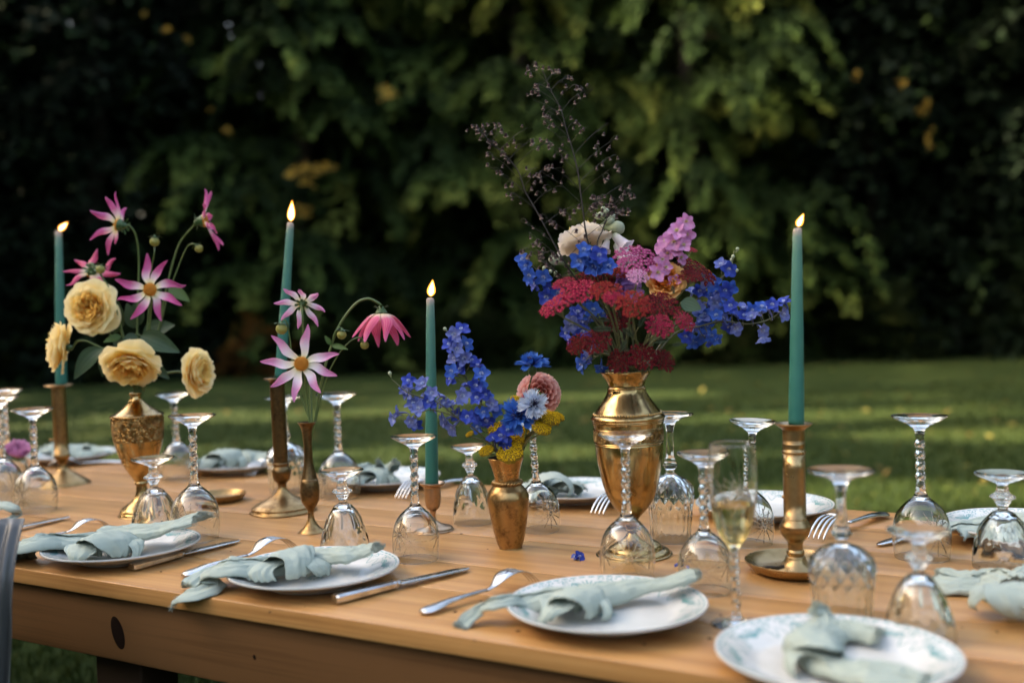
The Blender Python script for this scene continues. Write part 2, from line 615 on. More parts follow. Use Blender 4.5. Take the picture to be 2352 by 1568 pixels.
# ---- leaf clusters, sunlight put into their gold colour (each hangs in one of the trees)
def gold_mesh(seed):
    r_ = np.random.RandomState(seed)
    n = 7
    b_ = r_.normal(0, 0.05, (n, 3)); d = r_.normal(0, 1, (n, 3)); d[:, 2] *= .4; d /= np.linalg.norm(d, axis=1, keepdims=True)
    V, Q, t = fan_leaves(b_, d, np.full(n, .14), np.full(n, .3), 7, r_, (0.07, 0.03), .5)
    return np_mesh('sunlit_leaves', V, Q, m_sunlit_leaf, t)


bpy.context.view_layer.update()
GOLD = [gold_mesh(i) for i in range(3)]
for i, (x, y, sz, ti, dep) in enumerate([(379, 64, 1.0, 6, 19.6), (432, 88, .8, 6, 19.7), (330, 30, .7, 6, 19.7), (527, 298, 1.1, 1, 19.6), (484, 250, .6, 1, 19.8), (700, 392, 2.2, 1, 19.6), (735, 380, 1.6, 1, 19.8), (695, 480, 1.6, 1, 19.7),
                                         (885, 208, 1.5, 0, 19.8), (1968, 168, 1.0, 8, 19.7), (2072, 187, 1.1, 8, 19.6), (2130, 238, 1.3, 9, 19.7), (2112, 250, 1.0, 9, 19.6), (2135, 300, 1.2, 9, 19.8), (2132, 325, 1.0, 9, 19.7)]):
    o = link('sunlit_leaves', GOLD[i % 3], TREES[ti])
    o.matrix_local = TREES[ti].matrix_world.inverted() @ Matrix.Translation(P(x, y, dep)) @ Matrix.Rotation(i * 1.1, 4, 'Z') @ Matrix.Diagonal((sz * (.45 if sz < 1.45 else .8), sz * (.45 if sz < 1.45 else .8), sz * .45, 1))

# ---- woodland that closes the clearing outside the frame; the sun comes through its gaps
GAPS = [(12.2, 0.55, -5.5, -0.5), (8.6, 0.28, 2.6, 6.0), (8.2, 0.30, -1.6, 1.3), (5.9, 0.22, 1.0, 4.5), (8.9, 0.32, -5.0, -2.2),
        (6.9, 0.16, -2.4, -0.6), (10.4, 0.3, 1.5, 5), (13.5, .35, -2, 3), (19.7, .42, -2, 12.5)]


def wall_leaves(seed, n, lo, hi, size, gaps=False):
    r_ = np.random.RandomState(seed)
    p = lo + r_.rand(n, 3) * (np.array(hi) - np.array(lo))
    if gaps:
        keep = np.ones(n, bool)
        xx = p[:, 0] + p[:, 2] / math.tan(SUN_EL)
        for (gy, gw, x0, x1) in GAPS:
            keep &= ~((np.abs(p[:, 1] - gy) < gw + 0.24) & (xx > x0) & (xx < x1))
        p = p[keep]
    k = len(p)
    a = r_.normal(0, 1, (k, 3)); a /= np.linalg.norm(a, axis=1, keepdims=True)
    b = np.cross(a, r_.normal(0, 1, (k, 3))); b /= np.linalg.norm(b, axis=1, keepdims=True)
    s = size * (0.6 + 0.7 * r_.rand(k, 1))
    V = np.stack([p - a * s, p - b * s * .5, p + a * s, p + b * s * .5], 1).reshape(-1, 3)
    return V, np.arange(k * 4).reshape(-1, 4), r_.rand(k)


Vs, Qs, ts, n0 = [], [], [], 0
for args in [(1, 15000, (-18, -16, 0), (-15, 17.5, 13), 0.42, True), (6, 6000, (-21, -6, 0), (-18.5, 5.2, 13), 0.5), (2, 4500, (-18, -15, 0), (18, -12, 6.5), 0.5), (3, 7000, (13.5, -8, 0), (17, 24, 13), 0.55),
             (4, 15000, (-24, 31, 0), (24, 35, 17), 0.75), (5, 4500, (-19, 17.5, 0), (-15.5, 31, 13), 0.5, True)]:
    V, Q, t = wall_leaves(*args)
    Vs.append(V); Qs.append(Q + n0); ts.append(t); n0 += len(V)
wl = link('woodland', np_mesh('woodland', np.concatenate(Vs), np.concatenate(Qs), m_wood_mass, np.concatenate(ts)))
tag(wl, kind='stuff')

# ================================================================== the table
TU = Vector((0.871, -0.491, 0)).normalized()
TN = Vector((0.491, 0.871, 0)).normalized()
N0, N1 = 0.985, 1.893
S0, S1 = -3.3, 0.8


def wood_mat(name, stops, seed=0.0, sx=1.0, rough=0.4, wvw=0.08):
    m = mat(name, rough=rough)
    nt = m.node_tree
    oi = nd(nt, 'ObjectInfo')
    tc = nd(nt, 'TexCoord')
    off = nd(nt, 'CombineXYZ'); nt.links.new(math_n(nt, 'MULTIPLY', oi.outputs['Random'], 37.0), off.inputs[0]); nt.links.new(math_n(nt, 'MULTIPLY', oi.outputs['Random'], 11.0), off.inputs[1])
    ad = nd(nt, 'VectorMath', operation='ADD'); nt.links.new(tc.outputs['Object'], ad.inputs[0]); nt.links.new(off.outputs[0], ad.inputs[1])
    mp = nd(nt, 'Mapping'); mp.inputs['Scale'].default_value = (0.9 * sx, 9, 9); nt.links.new(ad.outputs[0], mp.inputs['Vector'])
    warp = noise_n(nt, 1.2, 2, .5, mp.outputs[0])
    wv = nd(nt, 'VectorMath', operation='ADD'); nt.links.new(mp.outputs[0], wv.inputs[0])
    wsc = nd(nt, 'VectorMath', operation='SCALE'); wsc.inputs['Scale'].default_value = 0.9; nt.links.new(warp.outputs['Color'], wsc.inputs[0]); nt.links.new(wsc.outputs[0], wv.inputs[1])
    wave = nd(nt, 'TexWave', wave_type='BANDS', bands_direction='Y', wave_profile='SIN')
    wave.inputs['Scale'].default_value = 0.8; wave.inputs['Distortion'].default_value = 3.0; wave.inputs['Detail'].default_value = 2.5; wave.inputs['Detail Scale'].default_value = 1.3
    nt.links.new(wv.outputs[0], wave.inputs['Vector'])
    fine = nd(nt, 'Mapping'); fine.inputs['Scale'].default_value = (3.2 * sx, 230, 230); nt.links.new(ad.outputs[0], fine.inputs['Vector'])
    nf = noise_n(nt, 1.0, 4, .6, fine.outputs[0])
    midm = nd(nt, 'Mapping'); midm.inputs['Scale'].default_value = (1.6 * sx, 55, 55); nt.links.new(ad.outputs[0], midm.inputs['Vector'])
    md = noise_n(nt, 1.0, 3, .55, midm.outputs[0], .4)
    big = noise_n(nt, 1.1, 3, .5, ad.outputs[0])
    f = math_n(nt, 'ADD', math_n(nt, 'MULTIPLY', wave.outputs['Fac'], wvw), math_n(nt, 'ADD', math_n(nt, 'MULTIPLY', nf.outputs[0], 0.34), math_n(nt, 'MULTIPLY', md.outputs[0], 0.36)))
    f = math_n(nt, 'ADD', f, math_n(nt, 'MULTIPLY', big.outputs[0], 0.34))
    rc = ramp(nt, f, stops)
    hv = nd(nt, 'HueSaturation'); nt.links.new(rc.outputs[0], hv.inputs['Color'])
    nt.links.new(math_n(nt, 'ADD', math_n(nt, 'MULTIPLY', oi.outputs['Random'], 0.10), 0.95), hv.inputs['Value'])
    base(m, hv.outputs[0])
    rr = math_n(nt, 'ADD', math_n(nt, 'MULTIPLY', nf.outputs[0], 0.16), rough - 0.08)
    base(m, rr, 'Roughness')
    bump(m, nf.outputs[0], 0.12, 0.0006)
    return m


m_top = wood_mat('oiled_pine', [(0.34, (0.19, 0.075, 0.022)), (0.46, (0.350, 0.162, 0.050)), (0.57, (0.445, 0.222, 0.074)), (0.72, (0.53, 0.295, 0.110))], rough=0.38)
m_side = wood_mat('shaded_pine', [(0.36, (0.040, 0.017, 0.006)), (0.5, (0.085, 0.039, 0.0135)), (0.66, (0.135, 0.064, 0.024))], rough=0.55, wvw=.16)  # same pine as the top, the apron's shade put into the colour
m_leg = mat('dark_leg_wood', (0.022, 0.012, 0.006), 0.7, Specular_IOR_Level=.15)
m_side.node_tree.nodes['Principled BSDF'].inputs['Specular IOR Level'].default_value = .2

table = thing('dining_table', 'long oiled pine table laid for dinner on the lawn', 'table', (0, 0, 0))
table.rotation_euler = (0, 0, math.atan2(TU.y, TU.x))
TH = 0.023
nb = 6
edges = [N0 + (N1 - N0) * k / nb for k in range(nb + 1)]
edges[1:-1] = [e + d for e, d in zip(edges[1:-1], (0.012, -0.01, 0.016, -0.006, 0.008))]
for k in range(nb):
    gap = 0.0013
    b = MB().add(*box(0, 0, 0, S1 - S0, edges[k + 1] - edges[k] - gap, TH, 0.0016))
    o = b.obj('plank', m_top, table)
    o.location = ((S0 + S1) / 2, (edges[k] + edges[k + 1]) / 2, TZ - TH / 2 + (0.0003 if k % 2 else 0))
AP = 0.094
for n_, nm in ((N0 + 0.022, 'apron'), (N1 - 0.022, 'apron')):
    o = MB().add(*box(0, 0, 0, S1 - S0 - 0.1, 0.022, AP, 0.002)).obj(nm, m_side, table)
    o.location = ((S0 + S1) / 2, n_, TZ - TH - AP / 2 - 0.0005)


def on_front(x, y):
    """point of the front apron's face seen at (x, y), in the table's own axes"""
    d = ray(x, y); n_ = N0 + 0.011
    k = (n_ - EYE.dot(TN)) / d.dot(TN)
    p = EYE + d * k
    return p.dot(TU), p.z


s_a, z_a = on_front(186, 1500); s_b, _ = on_front(296, 1520)
legs = [((s_a + s_b) / 2, N0 + 0.022 + 0.011 + 0.036)]
s_c, _ = on_front(560, 1560)
legs += [(s_c + 0.02, N0 + 0.14), (s_a - 1.6, N0 + 0.07), (0.6, N0 + 0.07), (0.6, N1 - 0.07), ((s_a + s_b) / 2, N1 - 0.07), (s_a - 1.6, N1 - 0.07)]
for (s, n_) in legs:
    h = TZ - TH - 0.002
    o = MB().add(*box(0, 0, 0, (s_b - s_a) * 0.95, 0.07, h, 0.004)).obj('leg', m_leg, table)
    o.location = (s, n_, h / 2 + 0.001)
# dark knots in the apron board
m_knot = mat('knot_wood', (0.010, 0.005, 0.003), 0.9, Specular_IOR_Level=.05)
for (x, y, rx, rz_) in ((271, 1452, 0.0125, 0.0245), (585, 1508, 0.0022, 0.0036)):
    s, z = on_front(x, y)
    V, F = lathe(smooth_prof([(0.0001, 0.0012), (0.7, 0.001), (0.93, 0.0004), (1.0, 0.0)], 3), 26)
    V = [(v[0] * rx, v[2] * 1.0, v[1] * rz_) for v in V]
    V = [Matrix.Rotation(-0.35, 3, 'Y') @ Vector(v) for v in V]
    V = [(v[0], -v[1], v[2]) for v in V]
    o = MB().add(V, F).obj('wood_knot', m_knot, table)
    o.location = (s, N0 + 0.011 - 0.0004, z)

# ================================================================== glass
def glass_mat(name, cuts=None):
    m = bpy.data.materials.new(name); m.use_nodes = True
    nt = m.node_tree; nt.nodes.remove(nt.nodes['Principled BSDF'])
    g_ = nd(nt, 'BsdfGlass'); g_.inputs['Roughness'].default_value = 0.0; g_.inputs['IOR'].default_value = 1.5
    g_.inputs['Color'].default_value = (0.985, 0.995, 0.99, 1)
    nt.links.new(g_.outputs[0], nt.nodes['Material Output'].inputs[0])
    if cuts:
        z0, r0, rep, arms, rad, off = cuts
        tc = nd(nt, 'TexCoord'); sp = nd(nt, 'SeparateXYZ'); nt.links.new(tc.outputs['Object'], sp.inputs[0])
        th = math_n(nt, 'ARCTAN2', sp.outputs[1], sp.outputs[0])
        a = math_n(nt, 'SUBTRACT', math_n(nt, 'FRACT', math_n(nt, 'ADD', math_n(nt, 'MULTIPLY', th, rep / (2 * PI)), off)), 0.5)
        p = math_n(nt, 'MULTIPLY', a, 2 * PI / rep * r0)
        q = math_n(nt, 'SUBTRACT', sp.outputs[2], z0)
        ang = math_n(nt, 'ARCTAN2', q, p)
        rd = math_n(nt, 'SQRT', math_n(nt, 'ADD', math_n(nt, 'MULTIPLY', p, p), math_n(nt, 'MULTIPLY', q, q)))
        s = math_n(nt, 'ABSOLUTE', math_n(nt, 'SINE', math_n(nt, 'MULTIPLY', ang, arms / 2)))
        w = math_n(nt, 'MULTIPLY', s, rd)
        groove = math_n(nt, 'SUBTRACT', 1.0, math_n(nt, 'MINIMUM', math_n(nt, 'DIVIDE', w, rad * 0.15), 1.0))
        saw = math_n(nt, 'ABSOLUTE', math_n(nt, 'SINE', math_n(nt, 'MULTIPLY', rd, PI * 5.0 / rad)))
        msk = math_n(nt, 'MULTIPLY', math_n(nt, 'LESS_THAN', rd, rad), math_n(nt, 'ADD', 0.45, math_n(nt, 'MULTIPLY', saw, 0.55)))
        h = math_n(nt, 'MULTIPLY', groove, msk)
        b = nd(nt, 'Bump'); b.inputs['Strength'].default_value = 1.0; b.inputs['Distance'].default_value = 0.0006; b.invert = True
        nt.links.new(h, b.inputs['Height']); nt.links.new(b.outputs[0], g_.inputs['Normal'])
    return m


m_glass = glass_mat('clear_glass')
m_cut = glass_mat('cut_glass', (0.034, 0.035, 3, 12, 0.026, 0.30))
m_flutecut = glass_mat('cut_flute_glass', (0.150, 0.026, 2, 16, 0.026, 0.23))
PXM = 0.07 / 104.0        # one unit of the glass outlines, in metres


def split_glass(outer, inner, parts, mods, n=56, mats=None):
    """outer: (r, z) from the rim on; inner: from the inside's end to the rim; parts: [(name, z0, z1)] of the outer.
    The pieces share their rings, so together they are one closed glass."""
    out = {}
    for nm, z0, z1, hasin in parts:
        seg = [(r, z) for (r, z) in outer if z0 - 1e-6 <= z <= z1 + 1e-6] if z1 > z0 else None
        b = MB()
        if hasin:
            V, F = lathe([(r * PXM, z * PXM) for r, z in inner], n); b.add(V, F)
        md = mods.get(nm)
        V, F = lathe([(r * PXM, z * PXM) for r, z in seg], n, (lambda t, z, r, md=md: md(t, z / PXM)) if md else None); b.add(V, F)
        me = b.mesh(nm, (mats or {}).get(nm, m_glass))
        out[nm] = me
    return out


def mono(pts, per):
    """outline samples kept strictly rising in z so that it can be cut at a height"""
    s = smooth_prof(pts, per)
    return s


# -- wine glass with a twisted stem (stands on its rim)
o_t = [(51, 0), (53, 14), (54.6, 40), (53.5, 60), (49, 80), (42, 94), (32, 106), (22, 115), (15, 121), (10.5, 130), (8.6, 140)]
stem_t = [(8.6, 140 + i * 1.15) for i in range(89)]
foot_t = [(8.6, 242.4), (9.5, 251), (13, 258), (22, 264), (36, 271), (48, 277), (52, 280.0), (53, 281.6), (52.3, 283.2)]
top_t = [(52.3, 283.2), (45, 283.0), (25, 281.2), (0.05, 280.2)]
i_t = [(0.05, 117.5), (8, 116.5), (17, 113), (29, 104.5), (40, 92.5), (47.3, 79), (52.0, 59.5), (53.1, 40), (51.6, 14), (49.8, 0.6), (51, 0)]


def build_t():
    seam = (8.6, 140.0)
    bo = smooth_prof(o_t, 5); bi = smooth_prof(i_t, 4)
    meshes = {}
    b = MB(); V, F = lathe([(r * PXM, z * PXM) for r, z in bi + bo[1:]], 56); b.add(V, F); meshes['bowl'] = b.mesh('bowl', m_cut)

    def tw(t, z, r):
        z = z / PXM
        e = max(0.0, min(1.0, (z - 141) / 8)) * max(0.0, min(1.0, (241 - z) / 8))
        return 1 + e * (0.20 * math.cos(2 * (t - z * 0.145)) - 0.02) + e * 0.05 * math.cos(4 * (t + z * 0.145))
    b = MB(); V, F = lathe([(r * PXM, z * PXM) for r, z in stem_t + [(8.6, 242.4)]], 28, tw); b.add(V, F); meshes['stem'] = b.mesh('stem', m_glass)
    fo = smooth_prof(foot_t, 4) + smooth_prof(top_t, 3)[1:]
    b = MB(); V, F = lathe([(r * PXM, z * PXM) for r, z in fo], 56); b.add(V, F); meshes['foot'] = b.mesh('foot', m_glass)
    return meshes, 283.0, 53.0


# -- short goblet with a knop and petal-cut bowl
def build_k():
    bo = smooth_prof([(56.5, 0), (57, 10), (56, 26), (53.5, 45), (49, 66), (43, 84), (35, 98), (27, 108), (21, 115), (15, 118.5), (9.5, 122), (8.6, 126)], 5)
    bi = smooth_prof([(0.05, 111), (8, 110), (18, 105.5), (26, 98), (34, 85), (41, 68), (48, 47), (53.6, 26), (55.2, 10), (55.0, 0.6), (56.5, 0)], 4)

    def petal(t, z, r):
        z /= PXM
        c = 6
        a = ((t * c / (2 * PI)) % 1.0) - 0.5
        if z < 24 or z > 118: return 1.0
        w = min(1.0, (z - 24) / 22) * min(1.0, (118 - z) / 10)
        reach = 0.42 * math.sqrt(max(0.0, (z - 24) / 40)) if z < 64 else 0.5
        d = (a * a) / (reach * reach + 1e-6)
        return 1.0 - 0.085 * w * max(0.0, 1 - d)
    meshes = {}
    b = MB(); V, F = lathe([(r * PXM, z * PXM) for r, z in bi], 72); b.add(V, F)
    V, F = lathe([(r * PXM, z * PXM) for r, z in bo], 72, petal); b.add(V, F); meshes['bowl'] = b.mesh('bowl', m_glass)
    st = [(8.6, 126), (9, 132), (13, 138), (13, 138), (13.5, 142), (20, 147.5), (20.6, 149.5), (19.5, 152), (12, 158), (10.5, 161), (10.5, 161), (9.6, 166), (9.6, 173)]
    oct_ = lambda t, z, r: 1.0 / (0.93 + 0.07 * math.cos(8 * t)) * 0.98
    b = MB(); V, F = lathe([(r * PXM, z * PXM) for r, z in smooth_prof(st, 3)], 56, oct_); b.add(V, F); meshes['stem'] = b.mesh('stem', m_glass)
    fo = smooth_prof([(9.6, 173), (12, 178), (20, 182), (33, 188), (46, 194), (50, 196.6), (51, 198.3), (50, 200)], 4) + smooth_prof([(50, 200), (40, 199.6), (22, 198.2), (0.05, 197.5)], 3)[1:]
    b = MB(); V, F = lathe([(r * PXM, z * PXM) for r, z in fo], 56); b.add(V, F); meshes['foot'] = b.mesh('foot', m_glass)
    return meshes, 200.0, 51.0


# -- big goblet, diamond-cut shoulder, fluted below, long facetted stem
def build_d():
    bo = smooth_prof([(66, 0), (67, 12), (69, 45), (73, 92), (77, 118), (78.5, 135), (76, 150), (68, 163), (56, 174), (42, 182), (29, 187.5), (19, 191), (14, 194)], 6)
    bi = smooth_prof([(0.05, 180), (15, 178.5), (34, 172), (52, 162), (65, 150), (72.5, 134), (73, 118), (69.5, 92), (65.8, 45), (64.2, 12), (63.6, 0.8), (66, 0)], 4)

    def cut(t, z, r):
        z /= PXM
        if z < 14 or z > 184: return 1.0
        f = 1.0
        if z > 84:
            e = min(1, (z - 84) / 10) * min(1, (184 - z) / 12)
            k = 15
            u_ = t * k / (2 * PI); v_ = (z - 84) / 24.0
            a_ = abs(((u_ + v_ * .5) % 1) - .5) * 2; b_ = abs(((u_ - v_ * .5) % 1) - .5) * 2
            f -= e * 0.062 * (1 - min(a_, b_)) ** 1.6
        if z < 92:
            e = min(1, (z - 14) / 14) * min(1, (92 - z) / 12)
            f -= e * 0.045 * abs(math.cos(t * 10)) ** 2
        return f
    meshes = {}
    b = MB(); V, F = lathe([(r * PXM, z * PXM) for r, z in bi], 150); b.add(V, F)
    V, F = lathe([(r * PXM, z * PXM) for r, z in bo], 150, cut); b.add(V, F); meshes['bowl'] = b.mesh('bowl', m_glass)
    st = [(14, 194), (14, 203), (14, 203), (17, 206), (22, 212), (23, 216), (21, 221), (17, 226), (17, 226), (17.5, 232), (15, 240), (13, 250), (11.5, 275), (11.2, 300), (12, 316), (16, 332), (21, 340)]
    fac = lambda t, z, r: 1 + (0.06 * abs(math.cos(4 * t)) - 0.03) * (1 if z / PXM > 204 else 0)
    b = MB(); V, F = lathe([(r * PXM, z * PXM) for r, z in smooth_prof(st, 3)], 64, fac); b.add(V, F); meshes['stem'] = b.mesh('stem', m_glass)
    ff = lambda t, z, r: fac(t, z, r) if z / PXM < 340.5 else 1.0
    fo = smooth_prof([(21, 340), (27, 344), (40, 350), (60, 355), (72, 359), (76, 361.5), (77, 363.5), (75.5, 365.5)], 4) + smooth_prof([(75.5, 365.5), (60, 364.6), (35, 362), (0.05, 361)], 3)[1:]
    b = MB(); V, F = lathe([(r * PXM, z * PXM) for r, z in fo], 64, ff); b.add(V, F); meshes['foot'] = b.mesh('foot', m_glass)
    return meshes, 365.0, 77.0


GL = {'T': build_t(), 'K': build_k(), 'D': build_d()}
GNAME = {'T': 'wine_glass', 'K': 'goblet', 'D': 'cut_goblet'}
GGRP = {'T': 'upturned wine glasses with twisted stems', 'K': 'upturned small goblets', 'D': 'upturned diamond-cut goblets'}


def glass(kind, label, x, yf, yc, fw, xf=None, spin=0.0):
    me, Hc, Rc = GL[kind]
    p = T(x, yc); s = p.y / FPX
    H = (yc - yf) * s; rf = fw * 0.5 * s
    sz = H / (Hc * PXM); sr = rf / (Rc * PXM)
    sr = max(sz * 0.88, min(sz * 1.16, sr))
    t_ = thing(GNAME[kind], label, 'glass', p + Vector((0, 0, 0.0006)), None, GGRP[kind])
    lean = math.atan2(((xf if xf is not None else x) - x) * s, H)
    t_.rotation_euler = (0, lean, spin); t_.scale = (sr, sr, sz)
    for nm in ('foot', 'stem', 'bowl'):
        link(nm, me[nm], t_)
    return t_


for a in [
    ('T', 'twisted-stem wine glass at the far left edge, the farther of two', 20, 893, 1120, 84, 18, .3),
    ('T', 'twisted-stem wine glass cut by the left edge, in front of the pink peony', 8, 909, 1160, 92, 5, 1.0),
    ('T', 'twisted-stem wine glass between the pink peony and the leftmost candlestick', 84, 937, 1172, 91, 77, 2.0),
    ('T', 'twisted-stem wine glass behind the engraved brass urn, under the side-facing yellow rose', 411, 901, 1100, 80, 404, .9),
    ('T', 'twisted-stem wine glass to the right of the engraved brass urn, behind the first knotted napkin', 450, 951, 1238, 107, 448, 4.4),
    ('K', 'small goblet in front of the foot of the engraved brass urn', 359, 1049, 1226, 97, 357, .2),
    ('D', 'diamond-cut goblet half hidden by the second brass candlestick', 660, 910, 1130, 90, 658, .0),
    ('T', 'twisted-stem wine glass behind the slim dark bud vase', 781, 902, 1140, 95, 774, 1.6),
    ('K', 'small goblet behind the second plate, right of the slim bud vase', 793, 1077, 1272, 102, 790, .5),
    ('T', 'twisted-stem wine glass in front of the short copper candle cup', 956, 999, 1284, 106, 952, 4.15),
    ('K', 'small goblet to the left of the small brass vase with the rope collar', 1087, 1021, 1200, 82, 1081, .1),
    ('T', 'twisted-stem wine glass just behind the small brass vase with the rope collar', 1240, 960, 1217, 96, 1222, .7),
    ('T', 'twisted-stem wine glass standing in front of the big brass vase', 1442, 993, 1330, 124, 1437, 4.25),
    ('D', 'diamond-cut goblet behind the big brass vase, on its right', 1541, 947, 1240, 88, 1545, .1),
    ('T', 'twisted-stem wine glass to the left of the champagne flute', 1620, 1037, 1356, 121, 1617, 4.1),
    ('T', 'twisted-stem wine glass behind the champagne flute', 1722, 963, 1248, 106, 1709, 2.6),
    ('D', 'large diamond-cut goblet to the right of the brass candlestick with the wide pan', 1936, 1075, 1432, 152, 1937, .15),
    ('T', 'twisted-stem wine glass standing tallest at the right, before the lawn', 2118, 952, 1280, 125, 2112, 4.5),
    ('K', 'small goblet behind the nearest plate at the right, the closest to the viewer', 2114, 1213, 1470, 140, 2113, .3),
    ('K', 'small goblet at the right edge of the picture', 2306, 1084, 1302, 122, 2304, .6),
]:
    glass(*a)

# -- champagne flute, upright and half full
fp = T(1692, 1434); fs = fp.y / FPX
fl = thing('champagne_flute', 'half full champagne flute standing upright in front of the brass candlestick', 'glass', fp + Vector((0, 0, .0005)))
fl.rotation_euler = (0, -0.008, 0.2)
sc_ = fs
fo = smooth_prof([(0.05, 0.5), (30, 0.4), (55, 0.0), (58, 1.0), (58, 2.6), (54, 4.2), (36, 8), (18, 14), (12, 21), (9.6, 27)], 4)
V, F = lathe([(r * sc_, z * sc_) for r, z in fo], 56); MB().add(V, F).obj('foot', m_glass, fl)
st = [(9.6, 27)] + [(8.6, 30 + i * 1.4) for i in range(97)] + [(9.0, 168), (11, 175)]


def tw2(t, z, r):
    z = z / sc_
    e = max(0.0, min(1.0, (z - 31) / 8)) * max(0.0, min(1.0, (166 - z) / 8))
    return 1 + e * (0.17 * math.cos(2 * (t - z * 0.12)))
V, F = lathe([(r * sc_, z * sc_) for r, z in st], 28, tw2); MB().add(V, F).obj('stem', m_glass, fl)
bo = [(11, 175), (16, 185), (24, 196), (33, 209), (41, 227), (49, 262), (54.5, 300), (56.5, 325), (56.8, 345), (54.8, 385), (51, 418), (50.2, 419.4)]
bi = [(50.2, 419.4), (49.4, 418.6), (53, 385), (54.8, 345), (54.4, 325), (52.4, 300), (46.8, 262), (38.6, 228), (30, 211), (19, 198), (9, 192), (0.05, 190)]
V, F = lathe([(r * sc_, z * sc_) for r, z in smooth_prof(bo, 4) + smooth_prof(bi, 4)[1:]], 60); MB().add(V, F).obj('bowl', m_flutecut, fl)
m_wine = bpy.data.materials.new('champagne'); m_wine.use_nodes = True
nt = m_wine.node_tree; nt.nodes.remove(nt.nodes['Principled BSDF']); gb = nd(nt, 'BsdfGlass'); gb.inputs['IOR'].default_value = 1.34
gb.inputs['Color'].default_value = (1.0, 0.91, 0.66, 1); nt.links.new(gb.outputs[0], nt.nodes['Material Output'].inputs[0])
li = [(0.05, 189.6), (9, 191.6), (19, 197.5), (30.4, 210.5), (39.0, 227.5), (47.2, 261.6), (50.3, 280)]
lt = [(50.3, 280), (49.6, 279.0), (46, 278.6), (0.05, 278.6)]
V, F = lathe([(r * sc_, z * sc_) for r, z in smooth_prof(li, 4) + smooth_prof(lt, 3)[1:]], 60); MB().add(V, F).obj('champagne', m_wine, fl)

# ================================================================== brass
def brass_mat(name, c0, c1, r0, r1, scale=30, metal=1.0):
    m = mat(name, rough=r0, metal=metal)
    nt = m.node_tree; co = objco(nt)
    n1 = noise_n(nt, scale, 5, .65, co.outputs[0], .6); n2 = noise_n(nt, scale * 5, 3, .6, co.outputs[0])
    f = math_n(nt, 'ADD', math_n(nt, 'MULTIPLY', n1.outputs[0], .7), math_n(nt, 'MULTIPLY', n2.outputs[0], .3))
    base(m, ramp(nt, f, [(.36, c1), (.52, c0), (.7, tuple(min(1, k * 1.12) for k in c0))]).outputs[0])
    base(m, ramp(nt, f, [(.36, (r1,) * 3), (.56, (r0,) * 3)]).outputs[0], 'Roughness')
    bump(m, n1.outputs[0], 0.025, 0.0006)
    return m


m_brass = brass_mat('polished_brass', (0.44, 0.295, 0.125), (0.19, 0.115, 0.045), 0.17, 0.34, 24)
m_aged = brass_mat('aged_brass', (0.36, 0.225, 0.095), (0.16, 0.09, 0.036), 0.28, 0.5, 40)
m_satin = brass_mat('satin_brass', (0.40, 0.265, 0.125), (0.31, 0.195, 0.088), 0.27, 0.36, 14)
m_copper = brass_mat('old_copper', (0.175, 0.110, 0.050), (0.075, 0.044, 0.020), 0.28, 0.46, 40)
m_rose = brass_mat('pale_copper', (0.44, 0.29, 0.18), (0.30, 0.18, 0.10), 0.28, 0.42, 35)
m_inside = mat('vase_inside', (0.03, 0.018, 0.008), 0.6, 0.6)
m_engraved = brass_mat('engraved_brass', (0.30, 0.185, 0.068), (0.09, 0.05, 0.018), 0.30, 0.5, 40)
nt = m_engraved.node_tree; co = objco(nt)
vo = nd(nt, 'TexVoronoi', feature='F1'); vo.inputs['Scale'].default_value = 75; nt.links.new(co.outputs[0], vo.inputs['Vector'])
wv = math_n(nt, 'SINE', math_n(nt, 'MULTIPLY', vo.outputs['Distance'], 900 / 75 * 2.2))
bump(m_engraved, wv, 0.9, 0.0012)


def prof(pts, yc, s, f=1.0):
    """(half width, picture y) pairs -> (radius, height) in metres"""
    return [(max(hw * s, 1e-5), (yc - y) * s) for hw, y in pts]


def lobj(name, pr, m, parent, n=56, per=4, mod=None):
    V, F = lathe(smooth_prof(pr, per), n, mod)
    return MB().add(V, F).obj(name, m, parent)


def upright(pr):
    return pr[::-1]


Zs = lambda Y, k, o: o + Y / k      # zoomed reading -> picture y
# ---- V4: the big vase
yc = 1271.4; p4 = T(1456, yc); s4 = p4.y / FPX
z4 = lambda L: upright(prof([(hw, 882.4 + Y / 3.553) for hw, Y in L], yc, s4))
v4 = thing('brass_vase', 'tall polished brass urn vase holding the big red and blue bouquet', 'vase', p4 + Vector((0, 0, .0005)))
v4.rotation_euler = (0, -0.020, 0)
lobj('foot', [(1e-5, .0002)] + z4([(10, 1148), (14, 1165), (18, 1190), (28, 1235), (42, 1265), (53, 1285), (62, 1305), (66, 1325), (67, 1337), (67, 1337), (74, 1342), (80, 1352), (83, 1364), (83.5, 1374), (82, 1382)]), m_brass, v4)
lobj('body', z4([(81.5, 306), (80.8, 325), (80.3, 338), (80.3, 338), (81.6, 345), (80.0, 352), (80.0, 352), (79.4, 400), (79, 452), (79, 452), (80, 459), (78.8, 466), (78.8, 466), (77, 560), (70.5, 700), (63, 820), (53, 920), (39, 1000), (25, 1052), (16, 1085), (13, 1110), (13, 1110), (17, 1118), (19, 1128), (17, 1138), (10, 1148)]), m_brass, v4)
lobj('collar', z4([(76, 222), (79, 232), (83, 244), (85.5, 258), (85.5, 266), (83.5, 276), (84, 283), (82.5, 290), (82.8, 297), (81.5, 306)]), m_brass, v4)
lobj('neck', z4([(53, -118), (57, -122), (59, -119), (58, -104), (53, -78), (46, -40), (42.5, -5), (42.2, 8), (42.2, 8), (44.5, 14), (45, 20), (43.5, 26), (43.5, 26), (46, 60), (54, 110), (64, 160), (72, 200), (76, 222)]), m_brass, v4)
lobj('inner_wall', z4([(40, 20), (40.5, 0), (44, -40), (51, -78), (56, -104), (57.0, -116), (53, -118)])[::-1], m_inside, v4)
b = MB()
